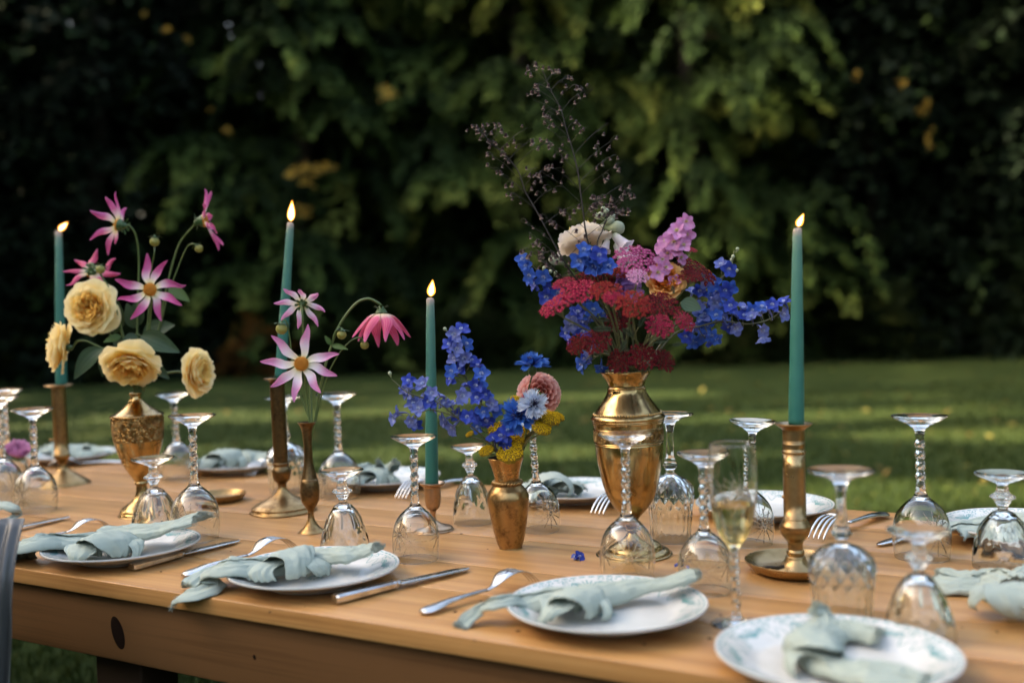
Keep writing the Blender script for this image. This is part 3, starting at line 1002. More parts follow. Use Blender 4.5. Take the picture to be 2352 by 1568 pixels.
zb = (yc - (882.4 + 226 / 3.553)) * s4
for i in range(76):
    a = 2 * PI * i / 76; r_ = 77.8 * s4
    b.add(*ball((r_ * math.cos(a), r_ * math.sin(a), zb), 0.0019, 8, 5))
tag(b.obj('beading', m_brass, v4), kind='stuff')
b = MB(); V, F = lathe([(80.2 * s4, (yc - (882.4 + 444 / 3.553)) * s4), (80.9 * s4, (yc - (882.4 + 402 / 3.553)) * s4), (81.0 * s4, (yc - (882.4 + 360 / 3.553)) * s4)], 64); b.add(V, F); b.obj('engraved_band', m_engraved, v4)

# ---- V3: small vase with rope collar
yc = 1257.9; p3 = T(1173, yc); s3 = p3.y / FPX
z3 = lambda L: upright(prof([(hw, 882.4 + Y / 3.553) for hw, Y in L], yc, s3))
v3 = thing('brass_vase', 'small brass vase with a twisted rope collar and flared copper neck', 'vase', p3 + Vector((0, 0, .0005)))
v3.rotation_euler = (0, -0.026, 0)
lobj('body', [(1e-5, .0002)] + z3([(29.5, 800), (33, 815), (38, 838), (44, 866), (48, 905), (48.6, 935), (47.2, 985), (43, 1080), (38, 1180), (31.5, 1280), (26.5, 1325), (25, 1334)]), m_aged, v3)
lobj('neck', z3([(41, 588), (41.6, 592), (41, 598), (36, 645), (31.5, 700), (28.5, 755), (28, 780), (29.5, 800)]), brass_mat('copper_brass', (0.42, 0.255, 0.105), (0.27, 0.15, 0.055), 0.25, 0.4, 30), v3, 48)
lobj('inner_wall', z3([(40.2, 588), (35, 645), (30, 700), (26, 770)]), m_inside, v3)
b = MB(); zr = (yc - (882.4 + 795 / 3.553)) * s3
for ph in (0, PI):
    pts = []
    for i in range(150):
        a = 2 * PI * i / 149; q = a * 15 + ph
        rr = 32.0 * s3 + 2.4 * s3 * math.cos(q)
        pts.append((rr * math.cos(a), rr * math.sin(a), zr + 2.6 * s3 * math.sin(q)))
    b.add(*tube(pts, 3.0 * s3, 7))
b.obj('rope_collar', m_aged, v3)

# ---- V2: slim dark bud vase
yc = 1221.4; p2 = T(716, yc); s2 = p2.y / FPX
z2 = lambda L: upright(prof([(hw, 882.4 + Y / 3.808) for hw, Y in L], yc, s2))
v2 = thing('bud_vase', 'slim dark copper bud vase holding the pink and white star dahlias', 'vase', p2 + Vector((0, 0, .0005)))
v2.rotation_euler = (0, -0.012, 0)
lobj('foot', [(1e-5, .0002)] + z2([(7, 1108), (6.8, 1125), (7.6, 1165), (11, 1205), (18, 1245), (26, 1272), (29, 1285), (29, 1291)]), m_aged, v2, 44)
lobj('body', z2([(11.4, 440), (9.6, 520), (9.8, 600), (10.2, 670), (14.4, 760), (19, 830), (19.0, 830), (20, 834), (19.6, 840), (19.6, 840), (21.6, 880), (22.4, 945), (19.8, 1020), (13, 1065), (9, 1090), (7, 1108)]), m_copper, v2, 44)
lobj('neck', z2([(21, 323), (21.6, 326), (20.5, 330), (16.8, 350), (14.4, 372), (12.3, 410), (11.4, 440)]), m_copper, v2, 44)
lobj('inner_wall', z2([(20.8, 323), (16, 350), (13.4, 372), (11, 410)]), m_inside, v2, 32)

# ---- V1: engraved urn with the roses
yc = 1181.4; p1 = T(329, yc); s1 = p1.y / FPX
z1 = lambda L: upright(prof([(hw, 823.5 + Y / 3.808) for hw, Y in L], yc, s1))
v1 = thing('brass_urn', 'footed brass urn with an engraved band, holding the yellow roses', 'vase', p1 + Vector((0, 0, .0005)))
v1.rotation_euler = (0, -0.024, 0)
lobj('foot', [(1e-5, .0002)] + z1([(12, 1120), (13, 1160), (16.5, 1200), (24, 1235), (34, 1262), (44, 1290), (48, 1305), (48, 1305), (50, 1318), (50, 1330), (50, 1330), (52.5, 1342), (53, 1355), (52, 1363)]), m_brass, v1, 48)
lobj('body', z1([(54, 712), (51, 760), (46.5, 815), (39, 900), (29, 975), (19, 1035), (13.5, 1070), (13.5, 1070), (15, 1080), (15, 1092), (12, 1100), (12, 1120)]), m_brass, v1, 48)
lobj('engraved_band', z1([(58, 510), (58.2, 545), (57.2, 620), (54.8, 700), (54, 712)]), m_engraved, v1, 48)
lobj('lid', z1([(12, 288), (14.5, 292), (15, 302), (13, 312), (12.2, 325), (15, 355), (22, 388), (35, 430), (50, 466), (57, 478), (60, 488), (60, 494), (58, 500), (58, 510)]), m_brass, v1, 48)

# ================================================================== candles
m_wax = mat('teal_wax', rough=0.42)
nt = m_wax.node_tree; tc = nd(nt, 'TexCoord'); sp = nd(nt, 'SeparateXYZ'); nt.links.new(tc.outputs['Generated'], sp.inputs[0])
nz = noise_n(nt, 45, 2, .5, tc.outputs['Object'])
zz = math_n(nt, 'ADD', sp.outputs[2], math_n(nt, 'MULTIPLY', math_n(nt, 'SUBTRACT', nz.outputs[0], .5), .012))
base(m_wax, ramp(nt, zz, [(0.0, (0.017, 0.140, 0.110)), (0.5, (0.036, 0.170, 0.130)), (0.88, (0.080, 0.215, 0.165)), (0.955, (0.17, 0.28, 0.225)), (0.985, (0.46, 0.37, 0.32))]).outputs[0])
bw = nt.nodes['Principled BSDF']; bw.inputs['Subsurface Weight'].default_value = 0.25; bw.inputs['Subsurface Radius'].default_value = (0.006, 0.006, 0.005); bw.inputs['Subsurface Scale'].default_value = 1.0
m_drip = mat('wax_drip', (0.17, 0.32, 0.27), 0.35)
m_wick = mat('wick', (0.01, 0.008, 0.006), 0.8)


def emit(name, col, s, alpha=1.0):
    m = bpy.data.materials.new(name); m.use_nodes = True; nt = m.node_tree
    nt.nodes.remove(nt.nodes['Principled BSDF'])
    e = nd(nt, 'Emission'); e.inputs[0].default_value = (*col, 1); e.inputs[1].default_value = s
    out = e.outputs[0]
    if alpha < 1:
        t_ = nd(nt, 'BsdfTransparent'); x_ = nd(nt, 'MixShader'); x_.inputs[0].default_value = alpha
        nt.links.new(t_.outputs[0], x_.inputs[1]); nt.links.new(out, x_.inputs[2]); out = x_.outputs[0]
    nt.links.new(out, nt.nodes['Material Output'].inputs[0])
    return m


m_core = emit('flame_core', (1.0, 0.76, 0.42), 2.2)
m_glow = emit('flame_mantle', (1.0, 0.36, 0.05), 0.70, 0.55)


def candle(label, top, bot, w_bot, w_top, flame_tip, depth, drips, seed):
    """top and bottom: picture points at the candle's depth"""
    s = depth / FPX
    a, b_ = P(*bot, depth), P(*top, depth)
    ax = b_ - a; L = ax.length
    t_ = thing('candle', label, 'candle', a, quat_to(ax), 'lit teal taper candles')
    r_ = random.Random(seed)
    rb, rt = w_bot * s / 2, w_top * s / 2
    pr = [(1e-5, 0), (rb, 0)] + [(rb + (rt - rb) * (u ** 1.25) + rb * .012 * math.sin(u * 21 + seed), L * u) for u in [i / 40 for i in range(1, 40)]] + [(rt * 1.0, L * .992), (rt * .94, L), (rt * .6, L * .998), (rt * .25, L * .994), (1e-5, L * .993)]
    V, F = lathe(pr, 28)
    V = [(v[0], v[1], v[2] + (0.0025 * (v[0] / rt) * -1 if v[2] > L * .985 else 0)) for v in V]
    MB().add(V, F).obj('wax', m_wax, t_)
    d = MB()
    for (zf, ln, side, out) in drips:
        zt, r0 = L * zf, None
        pts, rad = [], []
        for i in range(8):
            u = i / 7; z = zt - ln * u
            rr = rb + (rt - rb) * (z / L) ** 1.25
            rr += out * u * u
            pts.append((rr * math.cos(side), rr * math.sin(side), z)); rad.append(1.5 * (0.0009 + 0.0011 * math.sin(PI * min(1, .25 + u * .75)) + .0008 * u))
        rad[-1] = 0.0006
        d.add(*tube(pts, rad, 8))
    if drips: d.obj('wax_drip', m_drip, t_)
    wk = [(0, 0, L * .992), (0.0004, 0, L + .005), (0.0016, 0, L + .010)]
    MB().add(*tube(spline(wk, 8), 0.0010, 6)).obj('wick', m_wick, t_)
    ft = t_.matrix_world  # the flame's axis in the candle's own axes
    q = quat_to(ax).inverted()
    tip = q @ (P(*flame_tip, depth) - a)
    f0 = Vector((0.0008, 0, L + 0.004)); fd = tip - f0
    for nm, m, k, e in (('flame_core', m_core, 0.72, .80), ('flame_mantle', m_glow, 1.0, 1.0)):
        V, F = [], []
        fl_ = fd.length * e
        wmax = min(0.0072, fl_ * .235) * k
        pr = [(1e-5, 0), (wmax * .55, fl_ * .10), (wmax * .92, fl_ * .22), (wmax, fl_ * .36), (wmax * .86, fl_ * .54), (wmax * .52, fl_ * .75), (wmax * .2, fl_ * .92), (1e-5, fl_)]
        V, F = lathe(smooth_prof(pr, 3), 18)
        mt = Matrix.Translation(f0 + fd * (.06 if e < 1 else 0)) @ quat_to(fd).to_matrix().to_4x4()
        MB().add([mt @ Vector(v) for v in V], F).obj(nm, m, t_)
    return t_


# C1 left
yc = 1111; pc = T(146, yc); s = pc.y / FPX
h = thing('candlestick', 'brass candlestick with a side screw at the far left of the table', 'candlestick', pc + Vector((0, 0, .0005)), None, 'brass candlesticks'); h.rotation_euler = (0, -0.014, 0)
zc = lambda L: upright(prof([(hw, 823.5 + Y / 3.808) for hw, Y in L], yc, s))
lobj('base', [(1e-5, .0002)] + zc([(9, 925), (10, 950), (15, 975), (26, 1003), (41, 1040), (53, 1070), (56, 1082), (57, 1090), (56, 1097)]), m_aged, h)
lobj('column', zc([(14, 232), (15, 240), (15.5, 300), (15.8, 825), (15.8, 825), (17.5, 835), (18, 850), (16, 870), (11.5, 895), (9, 912), (9, 925)]), m_aged, h)
lobj('drip_pan', zc([(14, 224), (28, 222), (31, 226), (31, 231), (24, 238), (15.6, 246), (15, 252)]), m_aged, h)
b = MB(); z_ = (yc - (823.5 + 705 / 3.808)) * s; r0 = 16 * s
b.add(*tube([(-r0, 0, z_), (-r0 - 7 * s, 0, z_)], 1.6 * s, 8)); b.add(*ball((-r0 - 8 * s, 0, z_), 3.6 * s)); b.obj('side_screw', m_aged, h)
candle('teal taper candle at the far left, its flame blown to the right', (134.5, 533), (141, 886), 25, 14, (156, 510), pc.y, [(.93, .02, .2, .0005), (.8, .012, .3, .0005)], 1)

# C2
yc = 1174; pc = T(651, yc); s = pc.y / FPX
h = thing('candlestick', 'tall dark brass candlestick with a bell foot, behind the slim bud vase', 'candlestick', pc + Vector((0, 0, .0005)), None, 'brass candlesticks'); h.rotation_euler = (0, -0.016, 0)
zc = lambda L: upright(prof([(hw, 882.4 + Y / 3.808) for hw, Y in L], yc, s))
lobj('base', [(1e-5, .0002)] + zc([(9.5, 895), (12, 920), (20, 958), (32, 988), (46, 1012), (62, 1040), (69, 1058), (69, 1058), (71.5, 1066), (70, 1078), (70, 1078), (72, 1090), (71.5, 1111)]), m_aged, h)
lobj('column', zc([(15, -50), (17, -40), (17, 0), (16.6, 640), (16.6, 680), (16.6, 680), (18.5, 690), (17.5, 705), (17, 715), (21, 738), (22.5, 760), (21.5, 785), (18, 830), (11.5, 858), (9.8, 875), (9.5, 895)]), m_copper, h)
lobj('drip_pan', zc([(15, -62), (27, -64), (29.5, -60), (29, -54), (22, -44), (17.4, -34), (17, -25)]), m_copper, h)
b = MB(); z_ = (yc - (882.4 + 578 / 3.808)) * s; r0 = 16.6 * s
b.add(*tube([(r0, 0, z_), (r0 + 9 * s, 0, z_)], 1.7 * s, 8)); b.add(*ball((r0 + 10 * s, 0, z_), 4.0 * s)); b.obj('side_screw', m_aged, h)
candle('teal taper candle second from the left, behind the slim bud vase, flame upright', (667, 514), (644, 868), 26.5, 15.5, (671, 460), pc.y, [(.985, .024, .25, .002), (.90, .01, .3, .0004)], 2)

# C3
yc = 1217; pc = T(996, yc); s = pc.y / FPX
h = thing('candle_cup', 'short pale copper candle cup behind a twisted-stem wine glass', 'candlestick', pc + Vector((0, 0, .0005)), None, 'brass candlesticks')
zc = lambda L: upright(prof(L, yc, s))
lobj('base', [(1e-5, .0002)] + zc([(6, 1185), (9, 1196), (24, 1204), (40, 1209), (44, 1211), (45, 1214), (44.5, 1217)]), m_rose, h)
lobj('column', zc([(17, 1160), (14, 1166), (8, 1172), (7, 1178), (6, 1185)]), m_rose, h)
lobj('cup', zc([(18, 1113), (28, 1107), (29.5, 1109), (28, 1112.5), (21, 1116), (20, 1124), (19, 1142), (17, 1160)]), m_rose, h)
candle('teal taper candle standing lowest of the four, behind the blue delphiniums', (988.5, 687), (992, 1113), 31, 18, (994, 642), pc.y, [(.93, .012, .1, .0012), (.875, .01, .1, .0012), (.83, .008, .15, .0010)], 3)

# C4
yc = 1314; pc = T(1828, yc); s = pc.y / FPX
h = thing('candlestick', 'satin brass chamberstick with a wide round pan', 'candlestick', pc + Vector((0, 0, .0005)), None, 'brass candlesticks'); h.rotation_euler = (0, 0.004, 0)
zc = lambda L: upright(prof([(hw, 911.8 + Y / 3.553) for hw, Y in L], yc, s))
lobj('pan', [(1e-5, .0002), (70 * s, .0002), (82 * s, .0012)] + [(96 * s, 7 * s), (108 * s, 17 * s), (114.5 * s, 27 * s), (115.5 * s, 28.5 * s), (114 * s, 29 * s), (107 * s, 20 * s), (95 * s, 11.5 * s), (82 * s, 7 * s), (60 * s, 6 * s), (1e-5, 6 * s)], m_satin, h, 72)
lobj('column', zc([(25, 258), (25.3, 300), (25.3, 352), (25.3, 352), (24.8, 356), (25.3, 360), (25.3, 360), (25.3, 424), (25.3, 424), (27.2, 432), (27.2, 442), (25.5, 450), (25.5, 450), (25.5, 975), (25.5, 975), (27, 982), (27, 990), (27, 990), (30, 1012), (35, 1040), (35.4, 1056), (35, 1075), (32.5, 1105), (27, 1140), (20, 1168), (17.5, 1190), (17, 1225), (17, 1240), (17, 1240), (20, 1255), (20.5, 1272), (18.5, 1290), (18.5, 1290), (22, 1297), (24, 1320), (30, 1355), (40, 1390), (48, 1408)]), m_satin, h, 64)
lobj('drip_pan', zc([(22, 222), (34, 208), (41, 203), (42.8, 206), (41, 214), (36, 228), (29.5, 242), (26, 254), (25, 258)]), m_satin, h, 64)
b = MB(); z_ = (yc - (911.8 + 805 / 3.553)) * s
b.add(*ball((-26 * s, 0, z_), 4.2 * s)); b.obj('side_screw', m_satin, h)
candle('teal taper candle on the right in the wide-panned chamberstick, its flame leaning right', (1831.5, 528), (1829, 974), 36, 20, (1846, 490), pc.y, [(.985, .036, .1, .003), (.99, .016, .25, .001), (.66, .006, .1, .0004)], 4)
# the dried leaf that lies in the pan
m_dry = mat('dry_leaf', (0.035, 0.026, 0.016), 0.7)
V, F, U = grid(lambda u, v: ((u - .5) * .034, v * .0042 * math.sin(PI * min(1, u * 1.02)) + .002 * math.sin(u * 5), .0016 + .005 * v * v + (.010 * max(0, u - .75) ** 1.0 if u > .75 else 0)), 12, 6)
lf = link('dried_leaf', mesh('dried_leaf', V, F, m_dry, True, U)); lf.location = pc + Vector((-62 * s, -30 * s, .006 * 1.0 + .0012)); lf.rotation_euler = (0, 0, .12)
tag(lf, 'curled dried leaf lying in the pan of the right-hand candlestick', 'leaf')

# ---- little brass dish
m_dish = m_satin
pd = T(507, 1150); s = pd.y / FPX
dsh = thing('brass_dish', 'small shallow brass dish behind the second wine glass from the urn', 'dish', pd + Vector((0, 0, .0005)))
lobj('bowl', [(1e-5, .0002), (42 * s, .0002), (52 * s, 6 * s), (57 * s, 15 * s), (58 * s, 17 * s), (56.5 * s, 17 * s), (50 * s, 10 * s), (40 * s, 5 * s), (1e-5, 4 * s)], m_aged, dsh, 48)

# ================================================================== plates
m_china = mat('cream_china', rough=0.16)
nt = m_china.node_tree; nz = noise_n(nt, 40, 3, .5, objco(nt).outputs[0])
base(m_china, ramp(nt, nz.outputs[0], [(.3, (0.54, 0.535, 0.505)), (.7, (0.60, 0.595, 0.565))]).outputs[0])
m_print = mat('teal_transfer', (0.16, 0.31, 0.30), 0.25)
PR = 0.12
plate_prof = [(1e-5, .0025), (.060, .0025), (.0625, .0005), (.066, .0005), (.069, .004), (.085, .0085), (.103, .0155), (.1175, .0205), (.1198, .0222), (.1196, .0238), (.118, .0242), (.104, .0192), (.092, .0145), (.082, .0098), (.074, .0078), (.05, .0070), (1e-5, .0068)]


def plate_z(r):
    return lin(r, [(0, .0068), (.05, .0070), (.074, .0078), (.082, .0098), (.092, .0145), (.104, .0192), (.118, .0242)])


def plate_mesh():
    V, F = lathe(smooth_prof(plate_prof, 3), 72)
    return MB().add(V, F).mesh('dish', m_china)


def print_mesh():
    """scrolls, palmettes and an edge line as thin transfer strokes lying on the glaze"""
    b = MB()

    def stroke(pts, w):
        n = len(pts)
        V, F = [], []
        for i, (a, r) in enumerate(pts):
            p = Vector((r * math.cos(a), r * math.sin(a)))
            q0 = pts[max(i - 1, 0)]; q1 = pts[min(i + 1, n - 1)]
            d = Vector((q1[1] * math.cos(q1[0]) - q0[1] * math.cos(q0[0]), q1[1] * math.sin(q1[0]) - q0[1] * math.sin(q0[0])))
            d = d.normalized() if d.length > 1e-9 else Vector((1, 0))
            nrm = Vector((-d.y, d.x)) * w * 1.3 * (0.35 + 0.65 * math.sin(PI * (i + .5) / n))
            for k in (-1, 1):
                x, y = p.x + nrm.x * k, p.y + nrm.y * k
                V.append((x, y, plate_z(math.hypot(x, y)) + .00025))
            if i: F.append((2 * i - 2, 2 * i - 1, 2 * i + 1, 2 * i))
        b.add(V, F)
    for k in range(60):
        a = 2 * PI * k / 60
        stroke([(a + .075 * i / 3, .1150) for i in range(4)], .0009)
    for k in range(8):
        a0 = 2 * PI * k / 8
        for j in range(-3, 4):
            sp = j * .052
            stroke([(a0 + sp * u * (1 + .25 * u), .0935 + (.0155 - abs(j) * .0022) * u) for u in [i / 5 for i in range(6)]], .0009)
        for sg in (-1, 1):
            stroke([(a0 + sg * .17 + sg * .055 * math.cos(th) * (1 - th / 9), .1 + .0062 * math.sin(th) * (1 - th / 9)) for th in [i * .5 for i in range(14)]], .00062)
            stroke([(a0 + sg * .29 + sg * .05 * math.cos(th + 2) * (1 - th / 9), .1045 - .0052 * math.sin(th + 2) * (1 - th / 9)) for th in [i * .5 for i in range(14)]], .00055)
            stroke([(a0 + sg * (.12 + .26 * u), .0955 + .009 * math.sin(u * 7)) for u in [i / 14 for i in range(15)]], .00055)
            for q in range(5):
                aa = a0 + sg * (.14 + .05 * q)
                stroke([(aa, .109), (aa + .012 * sg, .1105), (aa + .024 * sg, .1115)], .0008)
    for k in range(12):
        a = 2 * PI * k / 12
        cx, cy = .030 * math.cos(.4), .030 * math.sin(.4)
        stroke([(math.atan2(.0 + r * math.sin(a + .3 * r / .014), r * math.cos(a + .3 * r / .014)), r) for r in [.004 + .0018 * i for i in range(6)]], .0009)
    return b.mesh('transfer_print', m_print, False)


PLATE, PRINT = plate_mesh(), print_mesh()


def plate(label, x, y, spin, size=1.0):
    p = T(x, y, .022); p.z = TZ + .0004
    t_ = thing('plate', label, 'plate', p, None, 'vintage china plates')
    t_.rotation_euler = (0, 0, spin); t_.scale = (size, size, size)
    link('dish', PLATE, t_); tag(link('transfer_print', PRINT, t_), kind='stuff')
    return t_


PLT = {}
for k, a in {
    1: ('green-patterned plate at the front left, beside the first silver knife', 281, 1249, .3),
    2: ('green-patterned plate second from the left on the near side, in front of a small goblet', 721, 1302, 1.0),
    3: ('green-patterned plate in the middle of the near side, before the big brass vase', 1393, 1383, .15),
    4: ('green-patterned plate nearest the viewer at the bottom right', 1920, 1494, .75),
    5: ('plate across the table at the far left, behind the leftmost candlestick', 168, 1041, 0),
    6: ('plate across the table behind the brass dish, with a rosette-tied napkin', 545, 1062, .4),
    7: ('plate across the table behind the shortest candle', 886, 1093, .2),
    8: ('plate across the table behind the small brass vase', 1322, 1121, .5),
    9: ('empty plate across the table behind the champagne flute', 1755, 1156, .1),
    10: ('plate across the table at the right edge of the picture', 2352, 1203, .6)}.items():
    PLT[k] = plate(*a)

# ================================================================== cutlery
m_silver = mat('worn_silver', rough=0.2, metal=1.0)
nt = m_silver.node_tree; nz = noise_n(nt, 60, 4, .6, objco(nt).outputs[0])
base(m_silver, ramp(nt, nz.outputs[0], [(.35, (0.52, 0.49, 0.45)), (.6, (0.74, 0.72, 0.69))]).outputs[0])
base(m_silver, ramp(nt, nz.outputs[0], [(.3, (.30,) * 3), (.65, (.13,) * 3)]).outputs[0], 'Roughness')


def strip(pts, thick, nv=6, dome=0.0):
    """pts: (x, h, half width) along the fork; a closed, slightly domed bar"""
    V, F = [], []
    ring = 2 * (nv + 1)
    for (x, h, w) in pts:
        for j in range(nv + 1):
            v = -1 + 2 * j / nv
            V.append((x, v * w, h + dome * w * (1 - v * v) + thick / 2 * math.sqrt(max(0, 1 - .85 * v * v))))
        for j in range(nv + 1):
            v = 1 - 2 * j / nv
            V.append((x, v * w, h + dome * w * (1 - v * v) - thick / 2 * math.sqrt(max(0, 1 - .85 * v * v))))
    m = len(pts)
    for i in range(m - 1):
        for k in range(ring):
            k2 = (k + 1) % ring
            F.append((i * ring + k, (i + 1) * ring + k, (i + 1) * ring + k2, i * ring + k2))
    F.append(tuple(range(ring))); F.append(tuple((m - 1) * ring + k for k in range(ring - 1, -1, -1)))
    return V, F


def fork_meshes():
    L = 0.19
    hp = spline([(0, .0035, .004), (.004, .004, .0085), (.012, .0045, .0112), (.024, .0055, .0105), (.04, .0075, .0075), (.07, .0085, .0045), (.105, .0085, .0034)], 30)
    hd = spline([(.105, .0085, .0034), (.114, .0105, .0040), (.121, .0145, .0072), (.128, .0195, .0108), (.135, .0225, .0124), (.142, .0240, .0128)], 16)
    out = {'handle': MB().add(*strip(hp, .0034, 6, .25)).mesh('handle', m_silver), 'head': MB().add(*strip(hd, .0026, 8, .12)).mesh('head', m_silver), 'tine': []}
    for k in (-1.5, -.5, .5, 1.5):
        tp = spline([(.1415, .0240, .0022), (.152, .0243, .0020), (.164, .0220, .0019), (.176, .0155, .0016), (.186, .0070, .0012), (.190, .0022, .0006)], 16)
        V, F = strip(tp, .0022, 4)
        V = [(v[0], v[1] + k * (.0068 - .002 * max(0, (v[0] - .142)) / .05 * 0), v[2]) for v in V]
        out['tine'].append(MB().add(V, F).mesh('tine', m_silver))
    return out


def knife_meshes():
    out = {}
    b = MB()
    prof_ = [(0, .0065, .0040), (.002, .0082, .0052), (.010, .0086, .0056), (.055, .0072, .0046), (.080, .0062, .0042), (.083, .0068, .0046), (.086, .0058, .0040)]
    V, F = [], []
    for (x, w, t) in prof_:
        for (a, c) in ((-1, -.55), (-.62, -1), (.62, -1), (1, -.55), (1, .55), (.62, 1), (-.62, 1), (-1, .55)):
            V.append((x, a * w, .0060 + c * t))
    for i in range(len(prof_) - 1):
        for k in range(8):
            F.append((i * 8 + k, (i + 1) * 8 + k, (i + 1) * 8 + (k + 1) % 8, i * 8 + (k + 1) % 8))
    F.append(tuple(range(8))); F.append(tuple((len(prof_) - 1) * 8 + k for k in range(7, -1, -1)))
    out['handle'] = b.add(V, F).mesh('handle', m_silver, False)
    V, F = strip(spline([(.086, .006, .0036), (.089, .006, .0050), (.092, .006, .0036)], 7), .0072, 6)
    out['collar'] = MB().add(V, F).mesh('collar', m_silver)
    bp = spline([(.091, .0058, .0055), (.098, .0055, .0082), (.13, .0048, .0092), (.165, .004, .0094), (.183, .0035, .0078), (.196, .003, .0042), (.200, .003, .0008)], 30)
    V, F = [], []
    for (x, h, w) in bp:
        V += [(x, -w, h), (x, 0, h + .0008), (x, w, h + .0011), (x, w, h - .0011), (x, 0, h - .0008)]
    for i in range(len(bp) - 1):
        for k in range(5):
            F.append((i * 5 + k, (i + 1) * 5 + k, (i + 1) * 5 + (k + 1) % 5, i * 5 + (k + 1) % 5))
    out['blade'] = MB().add(V, F).mesh('blade', m_silver)
    return out


FORK, KNIFE = fork_meshes(), knife_meshes()


def lay(t_, a, b_, L, lift=0.0006, turn=0.0):
    d = b_ - a
    t_.location = a + Vector((0, 0, lift)); t_.rotation_euler = (0, 0, math.atan2(d.y, d.x))
    k = max(.8, min(1.25, d.length / L)); t_.scale = (k, k, k)


def fork(label, end, tip):
    t_ = thing('fork', label, 'fork', (0, 0, 0), None, 'silver forks laid tines down')
    lay(t_, T(*end), T(*tip), .19)
    link('handle', FORK['handle'], t_); link('head', FORK['head'], t_)
    for m in FORK['tine']: link('tine', m, t_)


def knife(label, end, tip):
    t_ = thing('knife', label, 'knife', (0, 0, 0), None, 'silver table knives')
    lay(t_, T(*end), T(*tip), .20)
    for k in ('handle', 'collar', 'blade'): link(k, KNIFE[k], t_)


fork('silver fork left of the middle plate, with its handle nearest the viewer', (968, 1414), (1228, 1340))
fork('silver fork left of the second plate, partly under the napkin tail', (420, 1328), (676, 1262))
fork('silver fork at the front left, partly behind the first napkin', (22, 1260), (250, 1214))
fork('silver fork across the table beside the leftmost candlestick', (288, 1064), (108, 1076))
fork('silver fork across the table, tines beside the brass dish', (690, 1062), (515, 1112))
fork('silver fork across the table behind the middle wine glass', (1066, 1106), (892, 1156))
fork('silver fork across the table between the small and the big brass vases', (1510, 1136), (1343, 1194))
fork('silver fork across the table, tines between the candlestick and the large goblet', (2034, 1187), (1856, 1248))
knife('silver knife between the second and the middle plate', (768, 1388), (1078, 1311))
knife('silver knife between the first and the second plate', (302, 1312), (551, 1246))
knife('silver knife at the far left edge of the table', (-70, 1246), (160, 1191))
knife('silver knife lying behind the tall wine glass at the right', (2205, 1207), (2015, 1256))

# ================================================================== napkins
m_linen = mat('sage_linen', rough=0.9)
nt = m_linen.node_tree; co = objco(nt)
n1 = noise_n(nt, 1100, 2, .5, co.outputs[0]); n2 = noise_n(nt, 30, 4, .6, co.outputs[0])
base(m_linen, mixc(nt, n2.outputs[0], (0.300, 0.350, 0.300), (0.400, 0.450, 0.390)))
bump(m_linen, n1.outputs[0], 0.5, 0.0007)
nt.nodes['Principled BSDF'].inputs['Specular IOR Level'].default_value = 0.2


def wob(p, k, amp):
    v = Vector(p) * k
    return Vector((noise.noise(v), noise.noise(v + Vector((31, 7, 3))), noise.noise(v + Vector((5, 53, 17))))) * amp


def ridge(t):
    return (1 - abs(2 * (t % 1.0) - 1)) ** 1.6


def cloth_tail(pts, hw0, hw1, h0, h1, seed, pleats=3, amp=0.004, skew=1.0, v0=-1.0, v1=1.0, lift=0.0, nu=60, nv=44):
    """a bunched strip of cloth lying along pts (world Vectors, where it rests), from the knot out: a mound hw wide and h high, pleated lengthwise"""
    sp = [Vector(p) for p in spline([tuple(p) for p in pts], nu + 1)]
    r_ = random.Random(seed); ph = r_.random() * 6
    V, F, U = [], [], []
    for i in range(nu + 1):
        u = i / nu
        t = (sp[min(i + 1, nu)] - sp[max(i - 1, 0)]).normalized()
        side = Vector((0, 0, 1)).cross(t)
        side = side.normalized() if side.length > .05 else V_last
        V_last = side
        up = t.cross(side)
        e = u * u * (3 - 2 * u)
        hw = (hw0 + (hw1 - hw0) * e) * (1 + .10 * math.sin(u * 9 + ph) + .07 * math.sin(u * 17 + 2 * ph))
        h = (h0 + (h1 - h0) * e) * (1 + .10 * math.sin(u * 7 + 1.7 * ph))
        for j in range(nv + 1):
            v = v0 + (v1 - v0) * j / nv
            if lift and j == nv: v += .05 * math.sin(u * 23 + ph) + .03 * r_.uniform(-1, 1)
            a = min(1, abs(v))
            x = hw * v
            z = h * max(0.0, 1 - a ** 2.3) ** .62
            dv = 2.2 * u * skew
            pl = ridge(v * pleats * .5 + dv + ph + .25 * math.sin(u * 5 + ph)) - .45
            z += .62 * amp * pl * (1 - .55 * a ** 3) * (.55 + .6 * u)
            z += amp * .35 * (ridge(v * pleats * 1.1 - dv * .6 + 2 * ph) - .4) * (1 - a ** 2)
            x -= hw * .10 * max(0, a - .85) * 6 * (1 if v > 0 else -1) * (h > .006)
            jag = (0.0022 * r_.uniform(-1, 1)) if i == nu else 0
            p = sp[i] + side * x + up * (z + lift + .0008) + t * jag
            p += wob(p, 36, .0028) + wob(p, 95, .0013) + wob(p, 230, .0005)
            V.append(p); U.append((u, v))
    for i in range(nu):
        for j in range(nv):
            a = i * (nv + 1) + j
            F.append((a, a + 1, a + nv + 2, a + nv + 1))
    ends = [(V[nu * (nv + 1) + j], (V[nu * (nv + 1) + j] - V[(nu - 2) * (nv + 1) + j]).normalized()) for j in range(nv + 1)]
    edge = [(V[i * (nv + 1) + nv], (V[i * (nv + 1) + nv] - V[i * (nv + 1) + nv - 2]).normalized()) for i in range(nu + 1)] if lift else []
    return V, F, U, ends, edge


